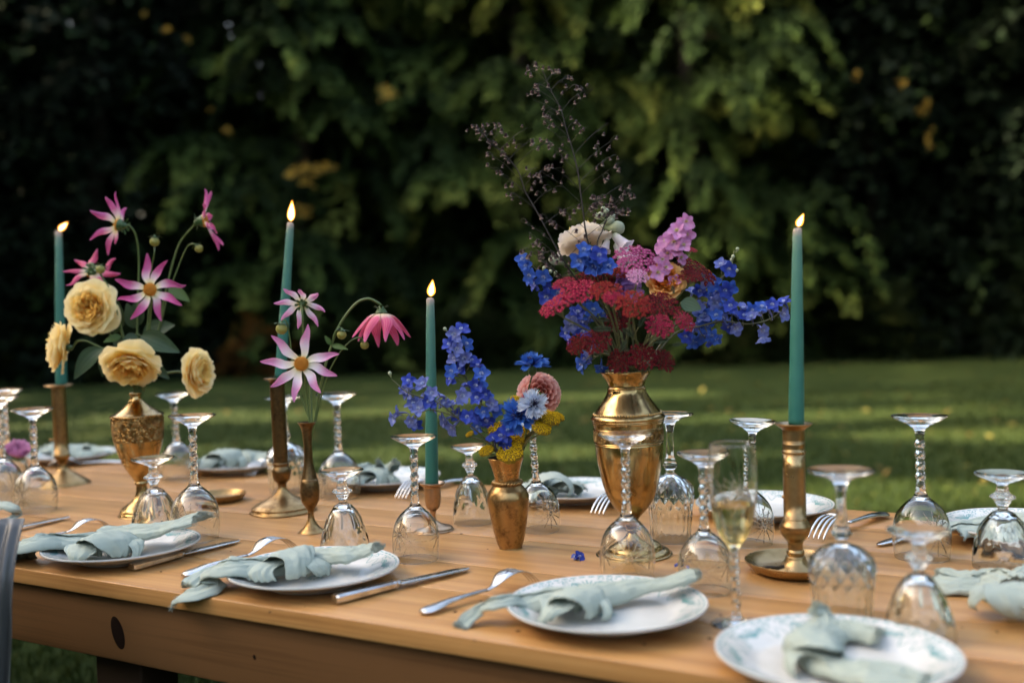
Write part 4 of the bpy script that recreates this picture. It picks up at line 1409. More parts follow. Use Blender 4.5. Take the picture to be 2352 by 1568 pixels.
def cloth_band(c, ax, tilt, rx, rz, w, a0, a1, seed, nu=44, nv=30, pinch=.25, floor=None):
    """a fold of cloth drawn over the tails: an arch round the axis, turned by tilt about the vertical, gathered into creases at both feet"""
    q = Matrix.Rotation(tilt, 3, 'Z')
    ax = (q @ Vector(ax)).normalized(); side = Vector((0, 0, 1)).cross(ax).normalized(); up = ax.cross(side) * 1.0
    V, F, U = [], [], []
    for i in range(nu + 1):
        u = i / nu; al = a0 + (a1 - a0) * u
        g_ = abs(2 * u - 1)
        ww = w * (1 - pinch * 1.6 * g_ ** 2.2)
        for j in range(nv + 1):
            v = -1 + 2 * j / nv
            bul = 1 - .26 * abs(v) ** 2.4
            crease = .0024 * (ridge(v * 2.1 + seed * .37) - .5) * (g_ ** 1.3) + .0012 * (ridge(v * 1.3 + u * 1.2 + seed) - .5)
            lip = .0022 * max(0, abs(v) - .82) / .18
            p = Vector(c) + ax * (v * ww / 2 + .007 * math.sin(al * 1.5 + seed) + .004 * v * math.sin(al * 2 + seed)) + side * ((rx * bul + crease + lip) * math.cos(al)) + up * ((rz * bul + crease + lip) * math.sin(al))
            p += wob(p, 42, .0026) + wob(p, 105, .0011) + wob(p, 230, .0005)
            if floor is not None: p.z = max(p.z, floor + .0008)
            V.append(p); U.append((u, v))
    for i in range(nu):
        for j in range(nv):
            a = i * (nv + 1) + j
            F.append((a, a + 1, a + nv + 2, a + nv + 1))
    return V, F, U


def solid(o, th=.0011):
    md = o.modifiers.new('thickness', 'SOLIDIFY'); md.thickness = th * .7; md.offset = 0
    return o


def fray(rows, off, rn, k, size):
    b = MB()
    for (a, d) in zip(rows, rows[1:]):
        for q in range(k):
            f = rn.random()
            p = a[0].lerp(d[0], f) - off
            dd = (a[1] + Vector((rn.uniform(-.6, .6), rn.uniform(-.6, .6), rn.uniform(-.4, .4)))).normalized()
            ln = rn.uniform(.0025, .0075) * size
            b.add(*tube([p - dd * .001, p + dd * ln * .6, p + dd * ln + Vector((0, 0, -.001))], .00024, 3))
    return b


def napkin(label, tails, knot, kax, size, seed, tilt=.6, folds=None):
    """tails: (points with rest heights, half widths from knot to end, heights from knot to end, pleats, pleat depth)"""
    k = T(*knot)
    t_ = thing('napkin', label, 'napkin', (k.x, k.y, TZ), None, 'sage linen napkins tied in a knot')
    off = Vector((k.x, k.y, TZ))
    rn = random.Random(seed)
    for n, (pts, hw0, hw1, h0, h1, pleats, amp) in enumerate(tails):
        wp = [T(*q) for q in pts]
        for (v0, v1, lift, nm) in ((-1, 1, 0, 'tail'), (-1.02, .25 if n % 2 else .05, .0028, 'tail_fold')):
            V, F, U, ends, edge = cloth_tail(wp, hw0 * size * 1.12, hw1 * size * 1.12, h0 * size * .80, h1 * size * .85, seed * 7 + n, pleats, amp * size, (1 if n % 2 else -1) * .8, v0, v1, lift * size)
            solid(link(nm, mesh(nm, [v - off for v in V], F, m_linen), t_))
            tag(fray(ends, off, rn, 3, size).obj('frayed_edge', m_linen, t_), kind='stuff')
            if edge: tag(fray(edge[6:], off, rn, 1, size * .5).obj('frayed_edge', m_linen, t_), kind='stuff')
    for (dx, dz, tl, rx, rz, w, a0, a1, sd) in (folds or (
            (0.0, -.001, tilt, .029, .021, .062, -.5, PI + .5, 1), (-.027, -.007, -tilt * .8, .026, .014, .040, -.6, PI + .35, 2), (.024, -.008, tilt * 1.25, .023, .015, .034, -.35, PI + .6, 3))):
        V, F, U = cloth_band(k + Vector(kax) * dx * size + Vector((0, 0, dz * size)), kax, tl, rx * size, rz * size, w * size, a0, a1, sd + seed, floor=TZ + .009)
        solid(link('knot_fold', mesh('knot_fold', [v - off for v in V], F, m_linen), t_), .0013)
    return t_


def ax_of(a, b_):
    d = T(*b_) - T(*a); d.z = 0
    return d.normalized()


HK = .026
napkin('sage napkin knotted on the middle plate, its left tail reaching the bare wood',
       [([(1322, 1390, .012), (1262, 1392, .012), (1200, 1394, .014), (1152, 1392, .022), (1112, 1404, .014), (1066, 1438, .001)], .020, .010, .022, .004, 3, .005),
        ([(1331, 1386, .012), (1392, 1378, .014), (1450, 1366, .018), (1520, 1352, .026), (1602, 1330, .038)], .026, .012, .026, .010, 3, .004)],
       (1322, 1388, HK), ax_of((1256, 1380), (1421, 1365)), .98, 3, tilt=.75)
napkin('sage napkin with one broad fold on the second plate, tail over the table edge',
       [([(660, 1308, .012), (620, 1318, .013), (575, 1318, .018), (527, 1314, .024), (489, 1330, .012), (456, 1360, .001), (436, 1380, -.012)], .020, .032, .020, .008, 4, .007),
        ([(676, 1300, .012), (740, 1297, .016), (790, 1288, .024), (830, 1279, .030), (868, 1266, .040)], .026, .014, .026, .010, 3, .004)],
       (668, 1297, HK + .003), ax_of((577, 1310), (756, 1288)), 1.12, 5, tilt=.55)
napkin('sage napkin on the first plate at the left, one tail hanging past the table edge',
       [([(230, 1256, .012), (190, 1260, .012), (130, 1257, .020), (78, 1262, .024), (44, 1276, .010), (40, 1305, -.014), (38, 1334, -.036)], .020, .026, .022, .008, 4, .006),
        ([(239, 1252, .012), (300, 1246, .016), (350, 1234, .026), (400, 1220, .036), (468, 1198, .052)], .026, .026, .026, .010, 4, .006)],
       (243, 1255, HK), ax_of((160, 1254), (330, 1236)), 1.2, 8, tilt=.7)
napkin('sage napkin with a crumpled bow knot on the nearest plate',
       [([(1872, 1492, .012), (1880, 1462, .016), (1885, 1432, .022), (1860, 1406, .034)], .018, .014, .022, .012, 3, .005),
        ([(1880, 1482, .012), (1908, 1462, .014), (1950, 1462, .014), (2014, 1472, .014)], .020, .012, .022, .012, 3, .005),
        ([(1866, 1499, .012), (1890, 1527, .012), (1940, 1549, .013), (2010, 1553, .016), (2116, 1580, .012)], .018, .034, .020, .008, 5, .007)],
       (1868, 1490, HK), ax_of((1905, 1435), (1850, 1530)), .98, 11, tilt=.3)
napkin('sage napkin lying in a loose twisted knot at the right edge of the table',
       [([(2330, 1380, .001), (2280, 1358, .001), (2225, 1354, .001), (2156, 1344, .001)], .026, .034, .030, .014, 5, .007),
        ([(2330, 1376, .001), (2360, 1350, .001), (2410, 1335, .001), (2470, 1330, .001)], .026, .030, .03, .014, 4, .006)],
       (2335, 1382, .024), ax_of((2250, 1352), (2350, 1378)), 1.1, 13, tilt=.9)
napkin('sage napkin with a curled tip at the far left edge of the table',
       [([(-70, 1194, .012), (-30, 1178, .02), (10, 1170, .028), (30, 1172, .028), (37, 1186, .016), (26, 1197, .010)], .022, .006, .022, .004, 3, .003),
        ([(-70, 1194, .012), (-130, 1200, .016), (-200, 1206, .012)], .024, .026, .024, .010, 3, .005)],
       (-72, 1192, HK), ax_of((-150, 1200), (0, 1170)), 1.0, 14)
napkin('sage napkin tied in a rosette on the far plate behind the brass dish',
       [([(520, 1062, .014), (560, 1060, .016), (600, 1057, .018), (640, 1062, .016)], .026, .030, .024, .012, 4, .008),
        ([(515, 1062, .014), (490, 1066, .018), (466, 1076, .014)], .026, .030, .026, .012, 4, .008)],
       (514, 1056, HK + .010), ax_of((480, 1062), (560, 1054)), 1.25, 16)
napkin('sage napkin with a pointed star-like knot on the far plate behind the middle candle',
       [([(866, 1098, .014), (895, 1086, .030), (912, 1068, .055)], .022, .008, .024, .010, 3, .005),
        ([(862, 1098, .014), (838, 1086, .034), (815, 1084, .04)], .024, .018, .024, .012, 3, .006),
        ([(864, 1098, .014), (872, 1084, .034), (870, 1066, .054)], .020, .006, .022, .008, 2, .004)],
       (864, 1096, HK), ax_of((830, 1094), (900, 1088)), 1.05, 17)
napkin('sage napkin looped on the far plate behind the small brass vase',
       [([(1268, 1122, .014), (1292, 1126, .014), (1330, 1130, .014)], .026, .020, .022, .010, 3, .005),
        ([(1266, 1122, .014), (1240, 1126, .02), (1222, 1134, .016)], .026, .020, .024, .012, 3, .005)],
       (1268, 1118, HK + .008), ax_of((1240, 1116), (1300, 1110)), 1.35, 18, tilt=1.2)
napkin('sage napkin tied low on the far plate beside the leftmost candlestick',
       [([(190, 1040, .014), (215, 1040, .018), (236, 1046, .016)], .026, .022, .022, .010, 3, .005),
        ([(150, 1040, .014), (120, 1036, .022), (100, 1038, .02)], .026, .022, .024, .012, 3, .005)],
       (168, 1040, HK + .002), ax_of((120, 1034), (220, 1036)), 1.15, 19)
napkin('sage napkin rolled on the plate at the right edge across the table',
       [([(2300, 1220, .010), (2260, 1224, .012), (2215, 1226, .014), (2176, 1230, .016)], .032, .026, .022, .012, 3, .004),
        ([(2320, 1216, .010), (2380, 1210, .012), (2440, 1204, .014)], .032, .026, .022, .012, 3, .004)],
       (2385, 1214, HK), ax_of((2300, 1212), (2420, 1200)), 1.1, 20)

# ================================================================== flowers
def petal_mat(name, stops, rough=0.55, trans=0.3, veins=0.0, vcol=None, axis=0):
    m = mat(name, rough=rough)
    nt = m.node_tree
    uv = nd(nt, 'UVMap'); sp = nd(nt, 'SeparateXYZ'); nt.links.new(uv.outputs[0], sp.inputs[0])
    nz = noise_n(nt, 14, 3, .5, uv.outputs[0])
    f = math_n(nt, 'ADD', sp.outputs[axis], math_n(nt, 'MULTIPLY', math_n(nt, 'SUBTRACT', nz.outputs[0], .5), .16))
    c = ramp(nt, f, stops).outputs[0]
    if veins:
        st = math_n(nt, 'ABSOLUTE', math_n(nt, 'SINE', math_n(nt, 'MULTIPLY', sp.outputs[1], PI * 5)))
        st = math_n(nt, 'MULTIPLY', math_n(nt, 'POWER', st, 6.0), veins)
        c = mixc(nt, st, c, vcol)
    base(m, c)
    m.node_tree.nodes['Principled BSDF'].inputs['Specular IOR Level'].default_value = 0.25
    tr = nd(nt, 'BsdfTranslucent'); nt.links.new(c, tr.inputs[0])
    mx = nd(nt, 'MixShader'); mx.inputs[0].default_value = trans
    nt.links.new(nt.nodes['Principled BSDF'].outputs[0], mx.inputs[1]); nt.links.new(tr.outputs[0], mx.inputs[2])
    nt.links.new(mx.outputs[0], nt.nodes['Material Output'].inputs[0])
    return m


m_stem = mat('green_stem', (0.085, 0.13, 0.035), 0.5)
m_stem_d = mat('dark_stem', (0.030, 0.022, 0.016), 0.6)
m_stem_b = mat('brown_green_stem', (0.085, 0.085, 0.040), 0.6)
m_calyx = mat('calyx_green', (0.045, 0.095, 0.025), 0.5)
m_bud = mat('bud_yellow_green', (0.24, 0.23, 0.045), 0.5)
m_leafr = petal_mat('rose_leaf', [(0, (0.035, 0.065, 0.030)), (1, (0.050, 0.085, 0.045))], .45, .15, .5, (0.07, 0.11, 0.06))
m_leafg = petal_mat('fresh_leaf', [(0, (0.05, 0.10, 0.025)), (1, (0.075, 0.13, 0.035))], .5, .2)
m_fern = mat('yarrow_leaf', (0.045, 0.070, 0.030), 0.6)


def put(root, name, me, M):
    o = link(name, me, root)
    o.matrix_local = Matrix.Translation(-root.location) @ M
    return o


def at(p, d=None, roll=0.0, s=1.0):
    M = Matrix.Translation(p)
    if d is not None: M = M @ quat_to(d).to_matrix().to_4x4()
    return M @ Matrix.Rotation(roll, 4, 'Z') @ Matrix.Diagonal((s, s, s, 1))


def stem_obj(root, name, tubes, m, n=6):
    b = MB()
    for pts, r0, r1 in tubes:
        sp = spline([tuple(p) for p in pts], max(8, 6 * len(pts)))
        k = len(sp)
        b.add(*tube(sp, [r0 + (r1 - r0) * i / (k - 1) for i in range(k)], n))
    b.V = [v - root.location for v in b.V]
    return b.obj(name, m, root)


def leaf_mesh(name, m, w=.42, bend=.25, serr=0.0, cup=.25):
    def f(u, v):
        hw = w * (math.sin(PI * min(1, u ** .85)) ** .8) * (1 - .25 * u)
        s = 1 + (serr * (((u * 11) % 1) - .5) if abs(v) > .9 else 0)
        return (hw * v * s, u, cup * hw * v * v - bend * u * u)
    V, F, U = grid(f, 22, 8)
    return mesh(name, V, F, m, True, U)


LEAF = [leaf_mesh('leaf', m_leafr, .33, .15, .10), leaf_mesh('leaf', m_leafr, .30, .35, .10, .4), leaf_mesh('leaf', m_leafg, .26, .2)]


def leaf_at(root, k, p, tip, s_up=(0, -1, .5), scale_w=1.0):
    """leaf from p to tip (world)"""
    d = tip - p; L = d.length; y = d.normalized()
    z = Vector(s_up); z = (z - y * z.dot(y)).normalized(); x = y.cross(z)
    R_ = Matrix((x, y, z)).transposed().to_4x4()
    return put(root, 'leaf', LEAF[k], Matrix.Translation(p) @ R_ @ Matrix.Diagonal((L * scale_w, L, L, 1)))


# ---- star dahlias
m_dah = petal_mat('dahlia_petal', [(0.0, (0.80, 0.58, 0.10)), (0.09, (0.84, 0.76, 0.48)), (0.24, (0.80, 0.58, 0.62)), (0.48, (0.60, 0.14, 0.33)), (0.80, (0.50, 0.075, 0.24)), (1.0, (0.60, 0.16, 0.34))], .5, .25)
m_dah_pale = petal_mat('pale_dahlia_petal', [(0.0, (0.80, 0.60, 0.12)), (0.10, (0.86, 0.80, 0.62)), (0.36, (0.83, 0.68, 0.76)), (0.62, (0.70, 0.30, 0.50)), (1.0, (0.64, 0.22, 0.44))], .5, .25)
m_dah_back = petal_mat('crimson_dahlia_petal', [(0.0, (0.72, 0.66, 0.28)), (0.16, (0.78, 0.62, 0.48)), (0.34, (0.62, 0.10, 0.20)), (0.75, (0.50, 0.035, 0.13)), (1.0, (0.56, 0.10, 0.27))], .5, .25, .4, (0.66, 0.26, 0.30))
m_disc = mat('dahlia_disc', (0.62, 0.27, 0.015), 0.7)
nt = m_disc.node_tree; nz = nd(nt, 'TexVoronoi'); nz.inputs['Scale'].default_value = 420; nt.links.new(objco(nt).outputs[0], nz.inputs['Vector'])
base(m_disc, ramp(nt, nz.outputs['Distance'], [(.1, (0.75, 0.42, 0.03)), (.6, (0.50, 0.15, 0.008))]).outputs[0])


def star_petal(m, seed, bend, curl=1.35, wmax=.145):
    r_ = random.Random(seed); tw_ = r_.uniform(-.95, .95); sw = r_.uniform(-.10, .10)

    def f(u, v):
        hw = wmax * lin(u, [(0, .40), (.15, .62), (.42, 1.0), (.62, .92), (.85, .62), (.96, .32), (1, .10)])
        c = .35 + curl * u
        y = hw * math.sin(v * c) / c; z = hw * (1 - math.cos(v * c)) / c
        a = tw_ * u * u
        y, z = y * math.cos(a) - z * math.sin(a), y * math.sin(a) + z * math.cos(a)
        return (u, y + sw * math.sin(u * 5) + .02 * math.sin(u * 9 + seed), z + bend * u * u + .02 * math.sin(u * 7 + seed))
    V, F, U = grid(f, 16, 8)
    return mesh('petal', V, F, m, True, U)


PETS = {'hang': [star_petal(m_dah_back, 60 + i, .62 + .06 * i, .9, .20) for i in range(4)]}
PETS |= {k: [star_petal(m, i + j * 10, b) for i, b in enumerate((.02, .10, -.06, .0))] for j, (k, m) in enumerate((('pink', m_dah), ('pale', m_dah_pale), ('crimson', m_dah_back)))}


def disc_mesh():
    b = MB()
    V, F = lathe(smooth_prof([(.19, -.02), (.20, .03), (.17, .085), (.1, .12), (.0001, .11)], 3), 24); b.add(V, F)
    for i in range(80):
        r_ = .19 * math.sqrt((i + .5) / 80); a = i * 2.39996
        z = .11 - 1.3 * r_ * r_
        b.add(*tube([(r_ * math.cos(a), r_ * math.sin(a), z), (r_ * 1.1 * math.cos(a), r_ * 1.1 * math.sin(a), z + .05)], [.013, .010], 4))
    return b.mesh('disc', m_disc)


DISC = disc_mesh()


def calyx_mesh():
    b = MB()
    V, F = lathe(smooth_prof([(.0001, -.26), (.05, -.25), (.10, -.18), (.16, -.08), (.20, .0)], 3), 18); b.add(V, F)
    for i in range(7):
        a = 2 * PI * i / 7
        V, F, U = grid(lambda u, v: (.10 + .17 * math.sin(u * 1.9), v * .055 * math.sin(PI * (.15 + .85 * u)) , -.16 - .16 * u + .1 * u * u), 6, 4)
        b.add(V, F, None, 0, Matrix.Rotation(a, 4, 'Z'))
    return b.mesh('calyx', m_calyx)


CALYX = calyx_mesh()


def dahlia(label, base_p, c, d, L, col, angs, cup, stem_pts, r=0.0019, buds=(), seed=0, jit=.12):
    """c: flower centre, d: where it faces, angs: petal angles round the face (0 = to the right)"""
    rt = thing('star_dahlia', label, 'dahlia', base_p, None, 'star dahlias')
    r_ = random.Random(seed)
    q = quat_to(d).to_matrix().to_4x4()
    for i, a in enumerate(angs):
        cu = cup + r_.uniform(-jit, jit)
        M = Matrix.Translation(c) @ q @ Matrix.Rotation(R(a), 4, 'Z') @ Matrix.Rotation(-cu, 4, 'Y') @ Matrix.Translation((.15 * L, 0, 0)) @ Matrix.Diagonal((L * .87 * r_.uniform(.92, 1.06), L * 1.0, L, 1))
        put(rt, 'petal', PETS[col][i % 4], M)
    if col != 'hang': put(rt, 'disc', DISC, Matrix.Translation(c) @ q @ Matrix.Diagonal((L * .92, L * .92, L, 1)))
    put(rt, 'calyx', CALYX, Matrix.Translation(c) @ q @ Matrix.Diagonal((L * .95, L * .95, L * .95, 1)))
    back = c - Vector(d).normalized() * L * .24
    stem_obj(rt, 'stem', [(list(stem_pts) + [back], r * 1.15, r)], m_stem)
    return rt


def bud_mesh():
    b = MB()
    V, F = lathe(smooth_prof([(.0001, -1), (.55, -.86), (.95, -.35), (1, .05), (.8, .55), (.35, .85), (.0001, .9)], 3), 14); b.add(V, F)
    return b.mesh('bud', m_bud)


def budcal_mesh():
    b = MB()
    for i in range(6):
        V, F, U = grid(lambda u, v: (.45 + 1.25 * u ** 1.2, v * .33 * math.sin(PI * (.12 + .85 * u)), .85 + .75 * u - .75 * u * u), 7, 4)
        b.add(V, F, None, 0, Matrix.Rotation(2 * PI * i / 6, 4, 'Z'))
    V, F = lathe(smooth_prof([(.75, .55), (.6, .85), (.3, 1.1), (.15, 1.4)], 2), 12); b.add(V, F)
    return b.mesh('calyx', m_calyx)


BUD, BUDC = bud_mesh(), budcal_mesh()


def dahlia_bud(label, base_p, c, d, r, stem_pts, sr=.0012):
    """d points from the bud's tip back towards its green collar"""
    rt = thing('dahlia_bud', label, 'flower bud', base_p, None, 'dahlia buds')
    put(rt, 'bud', BUD, at(c, d, 0, r)); put(rt, 'calyx', BUDC, at(c, d, .4, r))
    stem_obj(rt, 'stem', [(list(stem_pts) + [c + Vector(d).normalized() * r * .9], sr * 1.2, sr)], m_stem)
    return rt


z1p = lambda X, Y: (X / 3.808, 411.8 + Y / 3.808)
D1, D2, D3, D4 = p1.y, p2.y, p3.y, p4.y
def W1(X, Y, dz=0.0): return P(*z1p(X, Y), D1 + dz)
S1_ = D1 / FPX / 3.808      # metres per zoomed pixel there
mouth1 = P(322, 899, D1)
low1 = mouth1 - Vector((0, 0, .02))
dahlia('star dahlia facing the viewer above the yellow roses, pink with an orange eye', low1, W1(1315, 965, -.05), face_dir(.02, .12, 1), 300 * S1_, 'pink', [98, 59, 12, -27, -68, -114, -156, 163], .05,
       [low1, W1(1290, 1500, 0), W1(1320, 1150, -.01)], seed=1)
dahlia('star dahlia at the upper left of the rose bouquet, turned to the left', low1, W1(1045, 400, 0), face_dir(-.93, .22, -.18), 285 * S1_, 'pink', [20, 62, 100, 145, 185, 230, 275, 325], .30,
       [low1, W1(1200, 1300, .02), W1(1215, 750, .02), W1(1190, 500, .01), W1(1130, 405, 0)], seed=2)
dahlia('star dahlia at the upper right of the rose bouquet, turned to the right', low1, W1(1775, 365, .02), face_dir(.95, .12, -.20), 300 * S1_, 'pink', [15, 70, 115, 160, 200, 250, 300, 340], .25,
       [low1, W1(1380, 1300, .03), W1(1480, 850, .03), W1(1570, 560, .03), W1(1690, 410, .02)], seed=3)
dahlia('star dahlia seen from behind above the full yellow rose', low1, W1(800, 810, .04), face_dir(-.12, -.55, -.60), 250 * S1_, 'crimson', [5, 50, 95, 140, 185, 225, 270, 320], -.02,
       [low1, W1(1050, 1300, .03), W1(960, 1000, .03), W1(880, 830, .0), W1(790, 735, .0)], seed=4)
dahlia_bud('upright dahlia bud with a starry green collar, between the two top dahlias', low1, W1(1352, 545, 0), Vector((0, .1, 1)), 42 * S1_, [low1, W1(1300, 1150, .01), W1(1325, 800, .01), W1(1350, 640, 0), W1(1352, 590, .012)])
dahlia_bud('nodding dahlia bud beside the right-turned dahlia', low1, W1(1738, 605, .01), Vector((-.5, 0, .75)), 36 * S1_, [low1, W1(1400, 1250, .02), W1(1510, 900, .02), W1(1620, 620, .02), W1(1680, 565, .01)])
dahlia_bud('small round bud in front of the back-turned dahlia', low1, W1(880, 788, -.01), Vector((.1, .4, .8)), 38 * S1_, [low1, W1(1050, 1250, 0), W1(960, 960, 0), W1(885, 840, 0)])

z4p = lambda X, Y: (529.4 + X / 3.808, 588.2 + Y / 3.808)
def W2(X, Y, dz=0.0): return P(*z4p(X, Y), D2 + dz)
S2_ = D2 / FPX / 3.808
mouth2 = P(713, 966, D2); low2 = mouth2 - Vector((0, 0, .03))
dahlia('star dahlia facing the viewer over the slim bud vase, pale pink with a yellow eye', low2, W2(622, 940, -.03), face_dir(.04, .10, 1), 330 * S2_, 'pale', [78, 134, 176, -143, -101, -57, -20, 14], .06,
       [low2, W2(690, 1440, 0), W2(660, 1150, 0)], seed=5)
dahlia('star dahlia seen from behind at the top of the slim bud vase', low2, W2(632, 405, .02), face_dir(.05, .42, -.80), 240 * S2_, 'pale', [10, 55, 100, 145, 190, 235, 285, 330], -.45,
       [low2, W2(710, 1440, 0), W2(690, 1000, .02), W2(640, 700, .01), W2(630, 520, 0)], seed=6)
dahlia('crimson star dahlia hanging face down on an arched stem', low2, W2(1320, 500, 0), face_dir(.05, -1, .12), 290 * S2_, 'hang', [5, 48, 95, 138, 182, 226, 270, 312], .22,
       [low2, W2(735, 1440, .0), W2(800, 1080, .0), W2(880, 790, .0), W2(960, 590, .0), W2(1090, 420, .0), W2(1200, 372, .0), W2(1285, 405, 0)], .0021, seed=7, jit=.14)
dahlia_bud('plump dahlia bud hanging left of the pale dahlia', low2, W2(447, 635, .01), Vector((.05, 0, 1)), 50 * S2_, [low2, W2(690, 1440, .01), W2(560, 1050, .02), W2(520, 720, .02), W2(490, 575, .01), W2(455, 560, .01)])
dahlia_bud('dahlia bud nodding beside the arched stem', low2, W2(972, 685, -.005), Vector((.15, 0, 1)), 42 * S2_, [W2(885, 790, 0), W2(905, 690, -.003), W2(940, 630, -.005), W2(975, 632, -.005)])
dahlia_bud('dahlia bud on a side stem under the hanging crimson dahlia', low2, W2(1172, 775, 0), Vector((-.05, 0, 1)), 38 * S2_, [low2, W2(745, 1440, .01), W2(830, 1100, .01), W2(930, 880, .005), W2(1040, 750, 0), W2(1120, 712, 0), W2(1165, 735, 0)])
sp_ = thing('dahlia_leaf', 'small pair of green leaves on the arched dahlia stem', 'leaf', W2(880, 790, -.002))
leaf_at(sp_, 2, W2(880, 775, -.003), W2(828, 695, -.01)); leaf_at(sp_, 2, W2(885, 780, -.003), W2(1015, 800, -.02), scale_w=.7)

# ---- roses
m_rose_in = petal_mat('rose_inner', [(0, (0.86, 0.44, 0.03)), (.5, (0.93, 0.60, 0.11)), (1, (0.95, 0.75, 0.29))], .6, .42)
m_rose_out = petal_mat('rose_outer', [(0, (0.90, 0.60, 0.11)), (.5, (0.94, 0.74, 0.27)), (1, (0.96, 0.86, 0.54))], .6, .42)
m_orose_in = petal_mat('apricot_inner', [(0, (0.62, 0.14, 0.01)), (.5, (0.80, 0.28, 0.03)), (1, (0.86, 0.42, 0.10))], .55, .28)
m_orose_out = petal_mat('apricot_outer', [(0, (0.72, 0.22, 0.02)), (.5, (0.84, 0.38, 0.07)), (1, (0.88, 0.56, 0.22))], .55, .28)
m_crose = petal_mat('cream_outer', [(0, (0.78, 0.50, 0.18)), (.4, (0.82, 0.70, 0.50)), (1, (0.84, 0.78, 0.70))], .55, .3)
m_peony = petal_mat('peony_petal', [(0, (0.50, 0.10, 0.26)), (.6, (0.62, 0.22, 0.42)), (1, (0.72, 0.38, 0.58))], .55, .28)


def rose_petal(m, L, b0, b1, b2, width, ruff, seed, notch=.06):
    """a petal curving away from the axis: angle from the axis b0 at the base, b1 half-way, b2 at the lip"""
    r_ = random.Random(seed); ph = r_.random() * 6
    n = 12
    path = [(0.0, 0.0)]
    for i in range(n * 2):
        u = (i + .5) / (n * 2)
        b = b0 + (b1 - b0) * u * 2 if u < .5 else b1 + (b2 - b1) * (u - .5) * 2
        x, z = path[-1]
        path.append((x + math.sin(b) * L / (2 * n), z + math.cos(b) * L / (2 * n)))

    def f(u, v):
        uu = u * (1 - .20 * abs(v) ** 2.2 - notch * (1 - abs(v)) ** 2 * (u > .5))
        k = uu * 2 * n; i = min(int(k), 2 * n - 1); t = k - i
        x = path[i][0] + (path[i + 1][0] - path[i][0]) * t; z = path[i][1] + (path[i + 1][1] - path[i][1]) * t
        hw = width * math.sin(PI * min(.5, .10 + .44 * u ** .7))
        ps = max(-1.25, min(1.25, hw * v / max(abs(x), .35 * L * .5)))
        rr = max(x, .02 * L)
        x2 = rr * math.cos(ps); y2 = rr * math.sin(ps) if abs(ps) < 1.24 else rr * math.sin(ps)
        w = ruff * L * (u ** 2.2)
        z2 = z + w * math.sin(v * 6 + ph) * .8 + w * .6 * math.sin(v * 11 + 2 * ph)
        x2 += w * .9 * math.cos(v * 5 + ph)
        return (x2, y2, z2)
    V, F, U = grid(f, 14, 12)
    return mesh('petal', V, F, m, True, U)


def rose_kit(mi, mo, seed, ruff=.05):
    lay_ = [  # n, L, b0, b1, b2, width, ruff, material
        (6, .66, 1.0, .10, -.40, .22, ruff * 2.6, mi), (8, .74, 1.2, .16, -.25, .24, ruff * 2.6, mi), (9, .82, 1.3, .24, -.10, .26, ruff * 2.4, mi), (10, .90, 1.36, .33, .02, .29, ruff * 2.2, mi),
        (10, .98, 1.42, .43, .14, .33, ruff * 2.0, mi), (9, 1.06, 1.48, .55, .28, .40, ruff * 1.5, mi), (8, 1.14, 1.52, .70, .48, .50, ruff * 1.2, mo),
        (7, 1.24, 1.60, .88, .80, .62, ruff, mo), (6, 1.34, 1.68, 1.08, 1.25, .74, ruff, mo), (5, 1.38, 1.80, 1.35, 1.70, .78, ruff, mo)]
    return [(n, [rose_petal(m, L, a, b_, c_, w, rf, seed + 13 * i + j) for j in range(3)]) for i, (n, L, a, b_, c_, w, rf, m) in enumerate(lay_)]


KIT_Y = rose_kit(m_rose_in, m_rose_out, 100, .034)
KIT_O = rose_kit(m_orose_in, m_orose_out, 200)
KIT_C = rose_kit(m_rose_in, m_crose, 300, .04)
KIT_P = rose_kit(m_peony, m_peony, 400, .04)


def hip_mesh():
    b = MB(); V, F = lathe(smooth_prof([(.0001, -.36), (.08, -.34), (.14, -.22), (.12, -.08), (.16, -.02)], 3), 14); b.add(V, F)
    for i in range(5):
        V, F, U = grid(lambda u, v: (.12 + .42 * u, v * .09 * (1 - u) ** .7, -.05 - .10 * math.sin(u * 2.5)), 6, 3); b.add(V, F, None, 0, Matrix.Rotation(2 * PI * i / 5, 4, 'Z'))
    return b.mesh('calyx', m_calyx)


HIP = hip_mesh()


def rose(label, base_p, c, d, rad, kit, stem_pts, seed=0, skip=(), name='garden_rose', cat='rose', group='garden roses', spread=1.0, m=m_stem):
    rt = thing(name, label, cat, base_p, None, group)
    r_ = random.Random(seed)
    q = quat_to(d).to_matrix().to_4x4(); s = rad / 1.18
    for li, (n, ms) in enumerate(kit):
        if li in skip: continue
        a0 = r_.random() * 6
        for i in range(n):
            a = a0 + 2 * PI * i / n + r_.uniform(-.16, .16)
            tilt = r_.uniform(-.10, .12) * spread
            k = r_.uniform(.93, 1.07) * s
            M = Matrix.Translation(c) @ q @ Matrix.Rotation(a, 4, 'Z') @ Matrix.Rotation(tilt, 4, 'Y') @ Matrix.Diagonal((k, k, k * (.92 if li < 3 else 1), 1))
            put(rt, 'petal', ms[(i + li) % 3], M)
    put(rt, 'calyx', HIP, Matrix.Translation(c) @ q @ Matrix.Diagonal((s, s, s, 1)))
    stem_obj(rt, 'stem', [(list(stem_pts) + [c - Vector(d).normalized() * s * .33], .0024, .0019)], m)
    return rt


